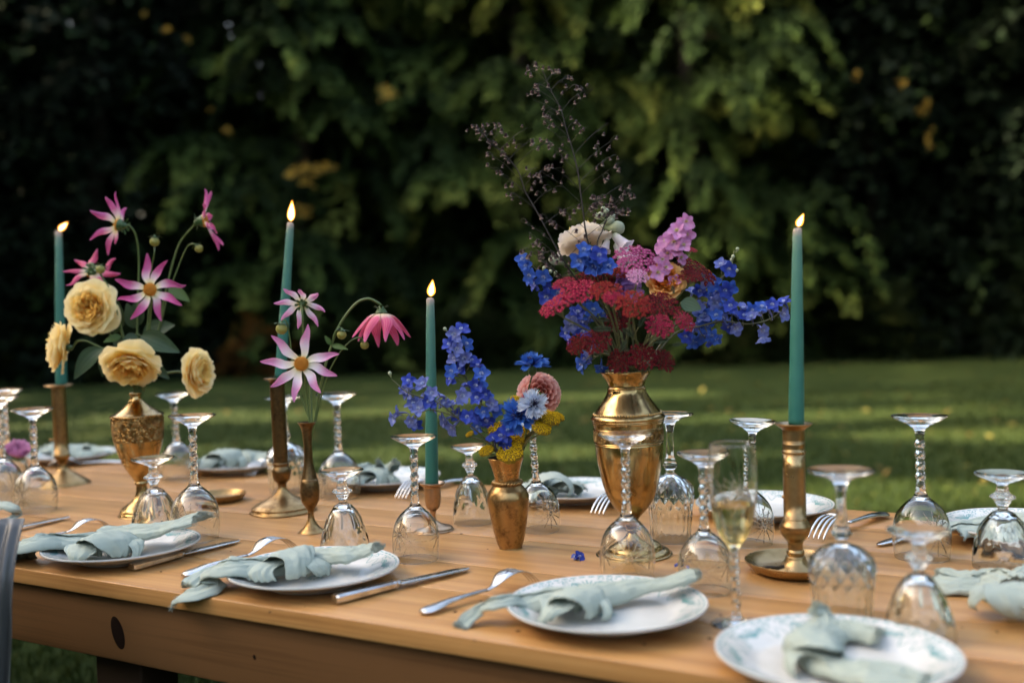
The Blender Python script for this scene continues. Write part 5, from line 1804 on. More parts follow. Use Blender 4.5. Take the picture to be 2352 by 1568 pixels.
rose('full yellow rose opening towards the viewer, left of the front-facing dahlia', low1, W1(765, 1120, -.02) - face_dir(-.08, .1, 1) * .022, face_dir(-.08, .10, 1), 232 * S1_, KIT_Y, [low1, W1(1060, 1550, .02), W1(960, 1350, .03)], 1)
rose('yellow rose at the far left of the bouquet, turned away to the left', low1, W1(570, 1470, .0), face_dir(-.92, .12, .28), 215 * S1_, KIT_Y, [low1, W1(1050, 1600, 0), W1(820, 1440, 0), W1(690, 1410, 0)], 2)
rose('yellow rose hanging its face down over the mouth of the urn', low1, W1(1150, 1590, -.03), face_dir(.06, -.72, .62), 245 * S1_, KIT_Y, [low1 + Vector((0, 0, .01)), W1(1200, 1560, .02), W1(1170, 1480, 0)], 3)
rose('yellow rose reaching right of the urn, seen from the side', low1, W1(1690, 1690, .0), face_dir(.95, .05, .22), 200 * S1_, KIT_Y, [low1, W1(1330, 1680, 0), W1(1450, 1690, 0), W1(1560, 1680, 0)], 4)
fol = thing('rose_foliage', 'blue green rose leaves among the stems of the yellow roses', 'leaves', low1, None)
for k, a, b_, dz in [(0, (1010, 1350), (960, 1000), .03), (0, (1190, 1300), (1110, 1090), .03), (0, (1190, 1280), (1205, 1050), .05), (0, (1200, 1360), (1060, 1420), .01), (0, (1250, 1350), (1500, 1260), .03),
                     (1, (1230, 1370), (1525, 1470), -.02), (2, (1060, 1370), (905, 1410), 0), (2, (1200, 1390), (1250, 1480), -.01), (1, (900, 1480), (590, 1700), -.02), (1, (950, 1500), (860, 1700), .01),
                     (1, (1340, 1620), (1450, 1720), 0), (0, (1010, 1400), (1080, 1480), .02), (2, (1480, 950), (1645, 1045), .02), (0, (1000, 1500), (1150, 1420), .04), (0, (900, 1360), (870, 1270), .04), (1, (860, 1480), (700, 1560), .02)]:
    leaf_at(fol, k, W1(*a, dz), W1(*b_, dz - .02), (0.15 * (-1) ** k, -1, .45))
stem_obj(fol, 'stem', [([low1, W1(1120, 1500, .01), W1(1200, 1330, .02)], .0015, .001), ([low1, W1(1050, 1560, .01), W1(900, 1470, .0)], .0015, .001), ([low1, W1(1180, 1400, .01), W1(1230, 1365, .0)], .0015, .001), ([low1, W1(1100, 1520, .02), W1(1010, 1370, .03)], .0014, .001),
                       ([low1, W1(1400, 1300, .02), W1(1480, 950, .02)], .0014, .001)], m_stem)

# the peony at the left edge and its brass pot just outside the frame
pot = thing('brass_pot', 'round brass pot at the left end of the table, just beyond the picture edge', 'vase', T(-95, 1150) + Vector((0, 0, .0005)))
sp0 = pot.location.y / FPX
lobj('body', [(1e-5, .0002), (30 * sp0, 0), (34 * sp0, 6 * sp0), (52 * sp0, 40 * sp0), (54 * sp0, 60 * sp0), (40 * sp0, 92 * sp0), (34 * sp0, 100 * sp0), (40 * sp0, 110 * sp0), (38 * sp0, 110 * sp0), (32 * sp0, 100 * sp0), (30 * sp0, 60 * sp0)], m_aged, pot, 40)
pm = pot.location + Vector((0, 0, 95 * sp0))
pc_ = P(52, 1022, pot.location.y + .1)
rose('mauve pink peony bloom at the left edge behind the wine glasses', pm, pc_ + Vector((-.012, 0, -.022)), face_dir(.25, .62, .3), .040, KIT_P, [pm, pm + Vector((.02, .02, .04))], 5, (7, 8, 9), 'peony', 'peony', None)

# ---- delphiniums, larkspur
m_del = petal_mat('delphinium_sepal', [(0, (0.13, 0.17, 0.48)), (.4, (0.022, 0.050, 0.36)), (1, (0.028, 0.060, 0.34))], .55, .2, .35, (0.08, 0.12, 0.45))
m_del2 = petal_mat('pale_delphinium_sepal', [(0, (0.36, 0.38, 0.55)), (.5, (0.13, 0.17, 0.46)), (1, (0.10, 0.15, 0.44))], .55, .25, .4, (0.30, 0.30, 0.5))
m_del3 = petal_mat('sky_delphinium_sepal', [(0, (0.14, 0.24, 0.52)), (.5, (0.025, 0.095, 0.44)), (1, (0.03, 0.10, 0.42))], .55, .22, .3, (0.12, 0.2, 0.5))
m_bee = petal_mat('delphinium_eye', [(0, (0.30, 0.38, 0.66)), (1, (0.62, 0.66, 0.74))], .5, .2)
m_lark = petal_mat('larkspur_petal', [(0, (0.72, 0.46, 0.66)), (.5, (0.62, 0.26, 0.50)), (1, (0.60, 0.28, 0.52))], .5, .28)
m_mauve = petal_mat('mauve_petal', [(0, (0.42, 0.26, 0.52)), (1, (0.34, 0.18, 0.46))], .5, .28)
m_leye = petal_mat('larkspur_eye', [(0, (0.55, 0.50, 0.16)), (1, (0.70, 0.58, 0.45))], .5, .2)
m_wbud = petal_mat('white_bud', [(0, (0.26, 0.32, 0.14)), (1, (0.44, 0.48, 0.34))], .5, .25)


def floret_mesh(seed, ms, me, spur=True, open_=.35):
    b = MB(); r_ = random.Random(seed)
    for i in range(5):
        cu = open_ + r_.uniform(-.18, .22); L = 1.0 * r_.uniform(.85, 1.1); w = .40 * r_.uniform(.9, 1.15); rl = r_.uniform(-.3, .3)

        def f(u, v):
            hw = w * (math.sin(PI * min(.97, .08 + u * .86)) ** .75)
            return (.06 + L * u, hw * v, .22 * hw * v * v * 2 + .12 * u * u - .18 * u ** 4 + .05 * math.sin(v * 4 + seed + i) * u)
        V, F, U = grid(f, 8, 6)
        M = Matrix.Rotation(2 * PI * i / 5 + PI / 2 + r_.uniform(-.12, .12), 4, 'Z') @ Matrix.Rotation(-cu, 4, 'Y') @ Matrix.Rotation(rl, 4, 'X')
        b.add(V, F, U, 0, M)
    for i in range(4):
        V, F, U = grid(lambda u, v: (.03 + .20 * u, .13 * v * (.5 + .5 * u) * (1 - .5 * u * u), .10 + .38 * u - .16 * u * u + .1 * v * v), 5, 4)
        b.add(V, F, U, 1, Matrix.Rotation(PI / 2 + (i - 1.5) * .9, 4, 'Z'))
    if spur:
        pts = [(0, .12, .0), (0, .20, -.28), (0, .30, -.62), (0, .26, -.95), (0, .12, -1.2)]
        V, F = tube(spline(pts, 12), [.16 - .13 * i / 11 for i in range(12)], 7)
        b.add(V, F, [(.6, .5)] * len(V), 0)
    return b.mesh('floret', [ms, me])


FL = {'deep': [floret_mesh(i, m_del, m_bee) for i in range(4)], 'pale': [floret_mesh(10 + i, m_del2, m_bee, True, .5) for i in range(3)], 'sky': [floret_mesh(20 + i, m_del3, m_bee) for i in range(3)],
      'pink': [floret_mesh(30 + i, m_lark, m_leye, False, .3) for i in range(3)], 'mauve': [floret_mesh(40 + i, m_mauve, m_leye, False, .6) for i in range(2)]}


def wb_mesh():
    V, F = lathe(smooth_prof([(.0001, -.9), (.10, -.8), (.2, -.4), (.42, 0), (.5, .35), (.34, .72), (.0001, .85)], 3), 12)
    return MB().add(V, F, [(min(1, max(0, (v[2] + .9) / 1.7)), .5) for v in V]).mesh('flower_bud', m_wbud)


WBUD = wb_mesh()


def near(p, path):
    return min(path, key=lambda q: (Vector(q) - p).length)


def spray(name, label, cat, base_p, paths, fl, size, seed, kinds, group, buds=(), m=m_stem_b, r=.0013, out=.75, frm=.25):
    """paths: stems (world points); fl: floret centres (world)"""
    rt = thing(name, label, cat, base_p, None, group)
    r_ = random.Random(seed)
    dense, tubes = [], []
    for pts in paths:
        tubes.append((pts, r * 1.25, r * .55)); dense += [Vector(q) for q in spline([tuple(p) for p in pts], 30)][int(30 * frm):]
    for p in fl:
        a = near(p - Vector((0, 0, .012)), dense)
        o = (p - a); o = o.normalized() if o.length > 1e-5 else Vector((0, -1, 0))
        d = (o * out + Vector((r_.uniform(-.5, .5), -0.75 + r_.uniform(-.35, .3), r_.uniform(-.25, .25)))).normalized()
        k = size * r_.uniform(.85, 1.15)
        kd = r_.choice(kinds)
        put(rt, 'floret', r_.choice(FL[kd]), at(p, d, r_.uniform(-.5, .5), k))
        tubes.append(([a - Vector((0, 0, .004)), (a + p) / 2 + Vector((0, .002, -.004)), p - d * k * .25], r * .5, r * .4))
    for p in buds:
        a = near(p, dense)
        d = (p - a + Vector((0, 0, .01))).normalized()
        put(rt, 'flower_bud', WBUD, at(p, d, 0, size * .42)); tubes.append(([a, (a + p) / 2 + Vector((0, 0, -.003)), p], r * .5, r * .35))
    stem_obj(rt, 'stem', tubes, m, 5)
    return rt


z3p = lambda X, Y: (852.9 + X / 3.808, 705.9 + Y / 3.808)
def W3(X, Y, dz=0.0): return P(*z3p(X, Y), D3 + dz)
mouth3 = P(1168, 1046, D3); low3 = mouth3 - Vector((0, 0, .03))
rj = random.Random(77)
J = lambda a=.022: rj.uniform(-a, a)
spray('delphinium', 'upright blue delphinium spire in the small brass vase', 'delphinium', low3,
      [[low3, W3(1080, 1230), W3(985, 950, .005), W3(870, 700, .01), W3(800, 520, .01), W3(760, 260, .01)], [W3(1040, 1130, 0), W3(1000, 950, .01), W3(950, 800, .015), W3(910, 640, .015)]],
      [W3(x, y, J()) for x, y in [(785, 205), (725, 240), (690, 330), (820, 330), (745, 370), (818, 455), (735, 455), (875, 470), (700, 560), (705, 620), (785, 540), (925, 520), (965, 590), (845, 690), (905, 690), (945, 700), (985, 775), (1010, 800), (1045, 850), (1085, 900), (930, 800), (940, 950), (1000, 1010), (895, 960), (940, 1050), (980, 920)]],
      .0138, 3, ['deep', 'deep', 'sky', 'pale'], 'blue delphiniums in the small brass vase', [W3(650, 195, 0)])
spray('delphinium', 'pale blue delphinium branch stretching left across the shortest candle', 'delphinium', low3,
      [[low3, W3(1060, 1220, -.01), W3(900, 1060, -.03), W3(740, 960, -.05), W3(580, 905, -.06), W3(480, 900, -.06), W3(390, 950, -.06)], [W3(560, 820, -.05), W3(420, 780, -.06), W3(310, 740, -.07), W3(200, 645, -.07)], [W3(760, 970, -.05), W3(650, 880, -.05), W3(560, 820, -.05)]],
      [W3(x, y, -.05 + J()) for x, y in [(330, 650), (290, 745), (330, 730), (460, 680), (535, 755), (600, 790), (560, 860), (650, 850), (690, 870), (770, 830), (790, 780), (370, 860), (410, 890), (245, 930), (210, 970), (355, 990), (390, 1010), (660, 980), (730, 1040), (510, 830), (760, 950), (840, 960), (480, 800)]],
      .0138, 4, ['deep', 'pale', 'pale'], 'blue delphiniums in the small brass vase', [W3(165, 585, -.07)], out=.6)
spray('delphinium', 'short blue delphinium tucked low at the rim of the small brass vase', 'delphinium', low3,
      [[low3, W3(1110, 1260, -.04), W3(1120, 1150, -.05)]], [W3(x, y, -.05 + J(.012)) for x, y in [(1080, 1165), (1130, 1130), (1160, 1190), (1190, 1085)]], .0150, 5, ['deep'], 'blue delphiniums in the small brass vase')

# ---- cornflowers
m_corn = petal_mat('cornflower_ray', [(0, (0.05, 0.07, 0.34)), (.5, (0.020, 0.10, 0.46)), (1, (0.04, 0.15, 0.50))], .5, .28)
m_cornp = petal_mat('pale_cornflower_ray', [(0, (0.12, 0.22, 0.55)), (.5, (0.36, 0.48, 0.70)), (1, (0.62, 0.68, 0.76))], .5, .28)
m_fil = mat('cornflower_filament', (0.018, 0.012, 0.05), 0.6)


def ray_mesh(m, seed):
    r_ = random.Random(seed); b = MB()
    k = 6
    n = 14
    V, F, U = [], [], []
    for i in range(8):
        u = i / 7
        for j in range(n + 1):
            v = -1 + 2 * j / n
            tooth = (1 - abs(((j / n * k) % 1) - .5) * 2)
            uu = u * (1 + .55 * tooth * (u > .85) - .1 * (u > .85)) * (1 - .1 * v * v)
            hw = .05 + .42 * max(0, u - .2) ** 1.1
            a = v * 1.15
            V.append((uu, hw * math.sin(a), hw * (1 - math.cos(a)) + .10 * u * u + .03 * r_.uniform(-1, 1) * u)); U.append((u, j / n))
    for i in range(7):
        for j in range(n):
            a = i * (n + 1) + j; F.append((a, a + 1, a + n + 2, a + n + 1))
    return mesh('ray_floret', V, F, m, True, U)


RAYS = {'blue': [ray_mesh(m_corn, i) for i in range(3)], 'pale': [ray_mesh(m_cornp, i) for i in range(3)]}


def filam_mesh():
    b = MB()
    for i in range(26):
        r_ = .26 * math.sqrt((i + .5) / 26); a = i * 2.4
        b.add(*tube([(r_ * .5 * math.cos(a), r_ * .5 * math.sin(a), 0), (r_ * math.cos(a), r_ * math.sin(a), .35), (r_ * 1.5 * math.cos(a), r_ * 1.5 * math.sin(a), .52)], [.03, .022, .03], 4))
    return b.mesh('filaments', m_fil)


FILAM = filam_mesh()
EGG = MB().add(*lathe(smooth_prof([(.0001, -.75), (.16, -.7), (.30, -.45), (.28, -.15), (.18, .0)], 3), 14)).mesh('calyx', m_calyx)


def cornflower(label, base_p, c, d, L, kind, stem_pts, seed):
    rt = thing('cornflower', label, 'cornflower', base_p, None, 'cornflowers in the small brass vase')
    r_ = random.Random(seed); q = quat_to(d).to_matrix().to_4x4()
    for ring, (n, el, k) in enumerate(((9, .06, 1.08), (8, .46, .86), (6, .95, .62))):
        for i in range(n):
            a = 2 * PI * i / n + ring * .3 + r_.uniform(-.15, .15)
            M = Matrix.Translation(c) @ q @ Matrix.Rotation(a, 4, 'Z') @ Matrix.Rotation(-el + r_.uniform(-.35, .35), 4, 'Y') @ Matrix.Rotation(r_.uniform(-.7, .7), 4, 'X') @ Matrix.Diagonal((L * k * .85,) * 3 + (1,))
            put(rt, 'ray_floret', r_.choice(RAYS[kind]), M)
    put(rt, 'filaments', FILAM, Matrix.Translation(c) @ q @ Matrix.Diagonal((L, L, L, 1))); put(rt, 'calyx', EGG, Matrix.Translation(c) @ q @ Matrix.Diagonal((L, L, L, 1)))
    stem_obj(rt, 'stem', [(list(stem_pts) + [c - Vector(d).normalized() * L * .7], .0014, .0012)], m_stem)


S3_ = D3 / FPX / 3.808
cornflower('tall blue cornflower above the pink pompon dahlia', low3, W3(1410, 500, -.01), face_dir(.05, .95, .22), 135 * S3_, 'blue', [low3, W3(1330, 1200, 0), W3(1370, 760, 0)], 1)
cornflower('whitish blue cornflower in front of the pink pompon dahlia', low3, W3(1415, 850, -.06), face_dir(.15, .30, 1), 120 * S3_, 'pale', [low3, W3(1320, 1200, -.02), W3(1390, 960, -.03)], 2)
cornflower('deep blue cornflower below the whitish one', low3, W3(1290, 950, -.045), face_dir(-.1, .35, .8), 150 * S3_, 'blue', [low3, W3(1290, 1200, -.02), W3(1300, 1080, -.02)], 3)
# ---- pompon dahlia
m_pomp = petal_mat('pompon_petal', [(0, (0.30, 0.04, 0.025)), (.5, (0.60, 0.18, 0.14)), (.8, (0.86, 0.46, 0.40)), (1, (0.92, 0.64, 0.57))], .5, .35)


def pomp_petal():
    def f(u, v):
        w = .20 * math.sin(PI * min(.85, .2 + .6 * u)); c = 1.75 - .75 * u
        return (u, w * math.sin(v * c) / c * 1.6, w * (1 - math.cos(v * c)) / c * 1.6 + .10 * u * u)
    V, F, U = grid(f, 8, 8)
    return mesh('petal', V, F, m_pomp, True, U)


PP = pomp_petal()
rt = thing('pompon_dahlia', 'pink pompon dahlia leaning right in the small brass vase', 'dahlia', low3)
c = W3(1465, 760, .02); Rp = 190 * S3_
fq = quat_to(face_dir(.12, .10, 1)).to_matrix().to_4x4()
for i in range(84):
    z = 1 - (i + .5) / 84 * 1.45; a = i * 2.39996; rr = math.sqrt(max(0, 1 - z * z))
    d = Vector((rr * math.cos(a), rr * math.sin(a), z))
    k = Rp * (.46 if z > .8 else .56)
    q = d.to_track_quat('X', 'Z').to_matrix().to_4x4()
    put(rt, 'petal', PP, Matrix.Translation(c) @ fq @ Matrix.Translation(d * (Rp - k * .98)) @ q @ Matrix.Diagonal((k * 1.05, k * 1.5, k * 1.5, 1)))
stem_obj(rt, 'stem', [([low3, W3(1350, 1200, .01), W3(1440, 960, .03), c], .0016, .0016)], m_stem)

# ---- yarrow
def yarrow_mat(name, c, eye):
    return mat(name, c, .7, Specular_IOR_Level=.1), mat(name + '_eye', eye, .7, Specular_IOR_Level=.1)


YM = {'crimson': yarrow_mat('crimson_yarrow', (0.240, 0.0045, 0.034), (0.46, 0.17, 0.11)), 'dark': yarrow_mat('dark_red_yarrow', (0.095, 0.0022, 0.011), (0.30, 0.085, 0.018)),
      'rust': yarrow_mat('rust_yarrow', (0.185, 0.010, 0.013), (0.30, 0.10, 0.025)), 'pink': yarrow_mat('pink_yarrow', (0.34, 0.055, 0.155), (0.52, 0.34, 0.34)),
      'pale': yarrow_mat('pale_pink_yarrow', (0.44, 0.18, 0.31), (0.58, 0.46, 0.46)), 'gold': yarrow_mat('gold_yarrow', (0.66, 0.41, 0.012), (0.20, 0.125, 0.015))}  # gold's second colour is the darkened disc under its beads, no eye
m_ped = mat('yarrow_stalk', (0.12, 0.135, 0.055), .6)


def yarrow_head(seed, ms, N=90, gold=False):
    b = MB(); r_ = random.Random(seed); cl = []
    if gold:
        def f(u, v): pass
        n1_, n2_ = 10, 30
        V, F = [], []
        for i in range(n1_ + 1):
            for j in range(n2_):
                r0 = i / n1_; a = 2 * PI * j / n2_
                e = 1 + .10 * noise.noise(Vector((math.cos(a) * 1.6, math.sin(a) * 1.6, seed)))
                V.append((r0 * e * math.cos(a), r0 * e * math.sin(a), -.06 -.20 * r0 ** 2 + .16 * (.35 - abs(noise.noise(Vector((r0 * math.cos(a) * 3.4, r0 * math.sin(a) * 3.4, seed + 9)))) * 2) - (.14 if i == n1_ else 0)))
        for i in range(n1_):
            for j in range(n2_):
                F.append((i * n2_ + j, i * n2_ + (j + 1) % n2_, (i + 1) * n2_ + (j + 1) % n2_, (i + 1) * n2_ + j))
        b.add(V, F, None, 1)  # disc under the beads, the shade of their gaps put into its colour
        N = 240
    for i in range(N):
        r0 = math.sqrt((i + .5) / N); a = i * 2.39996 + r_.uniform(-.15, .15)
        e = 1 + .10 * noise.noise(Vector((math.cos(a) * 1.6, math.sin(a) * 1.6, seed)))
        lump = (.05 if not gold else .16) * (noise.noise(Vector((r0 * math.cos(a) * 3.2, r0 * math.sin(a) * 3.2, seed + 9))) if not gold else .35 - abs(noise.noise(Vector((r0 * math.cos(a) * 3.4, r0 * math.sin(a) * 3.4, seed + 9)))) * 2)
        c = Vector((r0 * e * math.cos(a), r0 * e * math.sin(a), -.20 * r0 ** 2 + lump + r_.uniform(-.02, .02)))
        tl = Matrix.Rotation(r_.uniform(-.3, .3) + .35 * r0 * math.sin(a) * -1, 4, 'X') @ Matrix.Rotation(r_.uniform(-.3, .3) + .35 * r0 * math.cos(a), 4, 'Y') @ Matrix.Rotation(r_.random() * 6, 4, 'Z')
        M = Matrix.Translation(c) @ tl
        if gold:
            b.add(*ball((0, 0, 0), .046, 6, 4, (1, 1, .9)), None, 0, M)
        else:
            s = .122 * r_.uniform(.85, 1.12)
            V, F = [(0, 0, -.5 * s)], []
            for k in range(10):
                q = (1.0 if k % 2 == 0 else .72) * s; t = 2 * PI * k / 10
                V.append((q * math.cos(t), q * math.sin(t), .12 * s * (1 if k % 2 == 0 else -1)))
            for k in range(10):
                F.append((0, 1 + (k + 1) % 10, 1 + k))
            V.append((0, 0, .06 * s))
            for k in range(10): F.append((11, 1 + k, 1 + (k + 1) % 10))
            b.add(V, F, None, 0, M)
            V = [(.24 * s * math.cos(2 * PI * k / 5), .24 * s * math.sin(2 * PI * k / 5), .12 * s) for k in range(5)] + [(0, 0, .38 * s)]
            b.add(V, [(k, (k + 1) % 5, 5) for k in range(5)], None, 1, M)
        if i % (5 if not gold else 9) == 0: cl.append(c)
    hd = b.mesh('flower_head', list(ms), False)
    b = MB()
    for g0 in range(6):
        a = 2 * PI * g0 / 6 + .3; j = Vector((.30 * math.cos(a), .30 * math.sin(a), -.52))
        b.add(*tube(spline([(0, 0, -1.05), tuple(j * .6 + Vector((0, 0, -.35))), tuple(j)], 6), [.040, .034, .03, .028, .026, .024], 5))
        for c in cl:
            if abs(((math.atan2(c.y, c.x) - a + PI) % (2 * PI)) - PI) < PI / 6:
                b.add(*tube([j, (j + c) / 2 + Vector((c.x * .12, c.y * .12, -.05)), c - Vector((0, 0, .03))], [.022, .019, .016], 4))
    return hd, b.mesh('pedicels', m_ped)


YH = {k: [yarrow_head(i + 5 * j, ms, 90, k == 'gold') for i in range(2)] for j, (k, ms) in enumerate(YM.items())}
YFERN = None


def fern_mesh():
    b = MB()
    b.add(*tube(spline([(0, 0, 0), (.02, .5, .05), (0, 1, -.05)], 8), [.014] * 8, 4))
    for i in range(15):
        u = .08 + .9 * i / 15; L = .22 * math.sin(PI * (.12 + .85 * u))
        for sd in (-1, 1):
            for q in (-.5, 0, .5):
                p0 = Vector((0, u, .03)); p1 = p0 + Vector((sd * L, L * (.35 + q * .8), .04))
                b.add(*tube([p0, (p0 + p1) / 2 + Vector((0, 0, .02)), p1], [.012, .011, .006], 3))
    return b.mesh('leaf', m_fern)


FERN = fern_mesh()


def yarrow(label, base_p, c, nrm, hw, kind, seed, stem_mid=None, group='yarrow heads in the big bouquet', flat=1.0):
    rt = thing('yarrow', label, 'yarrow', base_p, None, group)
    hd, pd_ = YH[kind][seed % 2]
    M = at(c, nrm, seed * .7, hw)
    tag(put(rt, 'flower_head', hd, M), kind='stuff'); tag(put(rt, 'pedicels', pd_, M), kind='stuff')
    foot = c - Vector(nrm).normalized() * hw * 1.03
    mid = stem_mid if stem_mid is not None else (base_p * .45 + foot * .55) + Vector((-(foot.x - base_p.x) * .12, 0, .012))
    stem_obj(rt, 'stem', [([base_p, mid, foot], .0016, .0014)], m_ped, 5)
    return rt


S4_ = D4 / FPX
z2p = lambda X, Y: (1117.6 + X / 3.808, 470.6 + Y / 3.808)
def W4(X, Y, dz=0.0): return P(*z2p(X, Y), D4 + dz)
mouth4 = P(1449, 848, D4); low4 = mouth4 - Vector((0, 0, .03))
rk = random.Random(9)
for (lab, X, Y, hw, kind, nx, nz_, dz) in [
    ('long crimson yarrow head at the far left of the big bouquet', 595, 850, 36, 'crimson', -.45, .80, -.10),
    ('crimson yarrow head just above the far left one', 665, 665, 24, 'crimson', -.30, .85, -.05),
    ('broad crimson yarrow head below the cream rose', 800, 725, 38, 'crimson', -.15, .80, -.09),
    ('dark red yarrow head under the deep blue delphinium blooms', 950, 605, 44, 'dark', -.05, .90, -.02),
    ('brick red yarrow head in the middle left of the bouquet', 1045, 725, 32, 'rust', 0, .80, -.10),
    ('brownish rust yarrow head left of the large pink one', 1150, 570, 27, 'rust', .05, .90, -.03),
    ('large magenta pink yarrow head in the centre of the bouquet', 1310, 455, 44, 'pink', .05, .70, -.04),
    ('small pale pink yarrow head below the large magenta one', 1322, 608, 22, 'pale', .05, .75, -.09),
    ('small red yarrow head near the middle of the bouquet', 1108, 805, 20, 'crimson', .05, .70, -.12),
    ('orange red yarrow head on a forked stem at the front', 1290, 850, 34, 'rust', .05, .60, -.13),
    ('dark red yarrow head right of the forked orange red one', 1530, 850, 38, 'dark', .10, .75, -.09),
    ('big dark red yarrow head with golden eyes at the upper right', 1850, 545, 46, 'dark', .42, .78, -.02),
    ('dark red yarrow head tucked below the golden-eyed one', 1780, 600, 26, 'dark', .10, .85, -.05),
    ('crimson yarrow head on the lower right', 1520, 1040, 28, 'crimson', .10, .62, -.12),
    ('crimson yarrow head at the lower right edge, tilted', 1742, 1000, 24, 'crimson', .45, .55, -.10),
    ('dark red yarrow head low on the left of the bouquet', 955, 1175, 30, 'dark', -.25, .55, -.09),
    ('deep red yarrow head hanging at the lower left edge', 785, 1210, 24, 'dark', -.5, .45, -.06),
    ('shaded dark red yarrow head between the stems', 1150, 1000, 28, 'dark', 0, .65, -.02),
    ('dark red yarrow head resting on the left of the brass rim', 1165, 1350, 28, 'dark', -.30, .50, -.07),
    ('dark red yarrow head resting on the middle of the brass rim', 1365, 1310, 30, 'dark', .0, .50, -.08),
    ('dark red yarrow head resting on the right of the brass rim', 1560, 1345, 26, 'dark', .40, .50, -.06),
    ('tiny red yarrow head beside the pink larkspur', 1790, 380, 14, 'crimson', .2, .9, .02),
    ('tiny dull red yarrow head above the magenta one', 1310, 372, 15, 'dark', 0, .9, .04),
]:
    yarrow(lab, low4 + Vector((rk.uniform(-.015, .015), rk.uniform(-.015, .015), 0)), W4(X, Y, dz), Vector((nx, -math.sqrt(max(.02, 1 - nx * nx - nz_ * nz_)) * 1.0, nz_)), hw * S4_ * 1.12, kind, rk.randrange(50))
fe = thing('yarrow_foliage', 'feathery green yarrow leaves among the stems of the big bouquet', 'leaves', low4)
for (a, b_, dz) in [((1100, 1090), (930, 1090), -.08), ((1290, 1160), (1180, 1080), -.08), ((1330, 1070), (1390, 960), -.11), ((1180, 1250), (1270, 1290), -.07), ((1400, 1380), (1360, 1490), -.06), ((1640, 780), (1620, 700), -.09),
                    ((1080, 1010), (960, 1000), -.06), ((1450, 1200), (1600, 1180), -.05), ((1230, 1180), (1160, 1290), -.07), ((1620, 1230), (1720, 1210), -.03)]:
    p_, q_ = W4(*a, dz), W4(*b_, dz)
    d = q_ - p_; y = d.normalized(); z = Vector((0, -1, .4)); z = (z - y * z.dot(y)).normalized(); x = y.cross(z)
    put(fe, 'leaf', FERN, Matrix.Translation(p_) @ Matrix((x, y, z)).transposed().to_4x4() @ Matrix.Diagonal((d.length,) * 3 + (1,)))
leaf_at(fe, 0, W4(1700, 850, -.07), W4(1880, 900, -.08), scale_w=1.4)
stem_obj(fe, 'stem', [([low4, W4(1230, 1250, -.04), W4(1100, 1090, -.08)], .0012, .0009), ([low4, W4(1330, 1250, -.06), W4(1290, 1160, -.08), W4(1330, 1070, -.11)], .0012, .0009), ([low4, W4(1600, 1100, -.04), W4(1700, 850, -.07)], .0012, .0009)], m_ped)

# blue delphiniums of the big bouquet
def z3q(X, Y): return (1411.8 + X / 3.808, 470.6 + Y / 3.808)
def W5(X, Y, dz=0.0): return P(*z3q(X, Y), D4 + dz)
J2 = lambda a=.03: rk.uniform(-a, a)
spray('delphinium', 'sky blue delphinium at the left edge of the big bouquet, with white buds', 'delphinium', low4,
      [[low4, W4(1000, 1200, .02), W4(720, 850, .03), W4(560, 690, .03), W4(440, 570, .03), W4(320, 450, .03)]],
      [W4(x, y, .02 + J2(.02)) for x, y in [(325, 480), (345, 530), (400, 640), (440, 690), (370, 620), (500, 640), (560, 745), (530, 800), (620, 770), (640, 860), (580, 820)]], .0136, 21, ['sky', 'sky', 'deep'], 'blue delphiniums in the big bouquet',
      [W4(500, 560, .03), W4(555, 590, .02), W4(600, 600, .02), W4(590, 500, .04), W4(610, 470, .04)])
spray('delphinium', 'blue delphinium low on the left of the big bouquet, drooping beside the rim', 'delphinium', low4,
      [[low4, W4(1050, 1250, .02), W4(900, 1150, .0), W4(780, 1060, .0), W4(730, 1000, .0)], [W4(1050, 1300, 0), W4(930, 1300, -.02), W4(870, 1360, -.03)]],
      [W4(x, y, J2()) for x, y in [(735, 1050), (710, 1120), (740, 1170), (800, 1080), (860, 1050), (840, 1120), (760, 1000), (900, 1010), (880, 900), (850, 860), (930, 930), (800, 950), (870, 1340), (850, 1390), (910, 1300), (1000, 1410), (960, 1240), (1010, 960)]], .0136, 22, ['deep', 'pale', 'pale', 'sky'], 'blue delphiniums in the big bouquet')
spray('delphinium', 'deep blue delphinium blooms before the cream rose', 'delphinium', low4,
      [[low4, W4(1100, 1000, .0), W4(960, 640, -.03), W4(880, 420, -.03)]],
      [W4(x, y, -.05 + J2(.012)) for x, y in [(845, 400), (860, 470), (905, 460), (950, 500), (1010, 530), (810, 500), (930, 550), (1060, 545), (870, 545), (980, 450)]], .0150, 23, ['deep', 'deep', 'sky'], 'blue delphiniums in the big bouquet')
spray('delphinium', 'long blue delphinium reaching right towards the tall candle', 'delphinium', low4,
      [[low4, W5(500, 1150, .02), W5(750, 1060, 0), W5(950, 1020, -.01), W5(1150, 1040, -.02), W5(1300, 1020, -.02), W5(1420, 960, -.02), W5(1490, 880, -.02)]],
      [W5(x, y, -.01 + J2(.02)) for x, y in [(960, 915), (1020, 890), (1040, 960), (1115, 920), (1130, 980), (1185, 930), (1200, 990), (1265, 950), (1285, 900), (1375, 880), (1340, 920), (1480, 860), (1460, 955), (1010, 1050), (1055, 1070), (935, 1010), (840, 1140), (820, 1180), (880, 1160), (1285, 1090), (1290, 1150), (890, 970), (800, 1060), (760, 990)]], .0132, 24, ['deep', 'sky', 'pale', 'pale'], 'blue delphiniums in the big bouquet', out=.6)
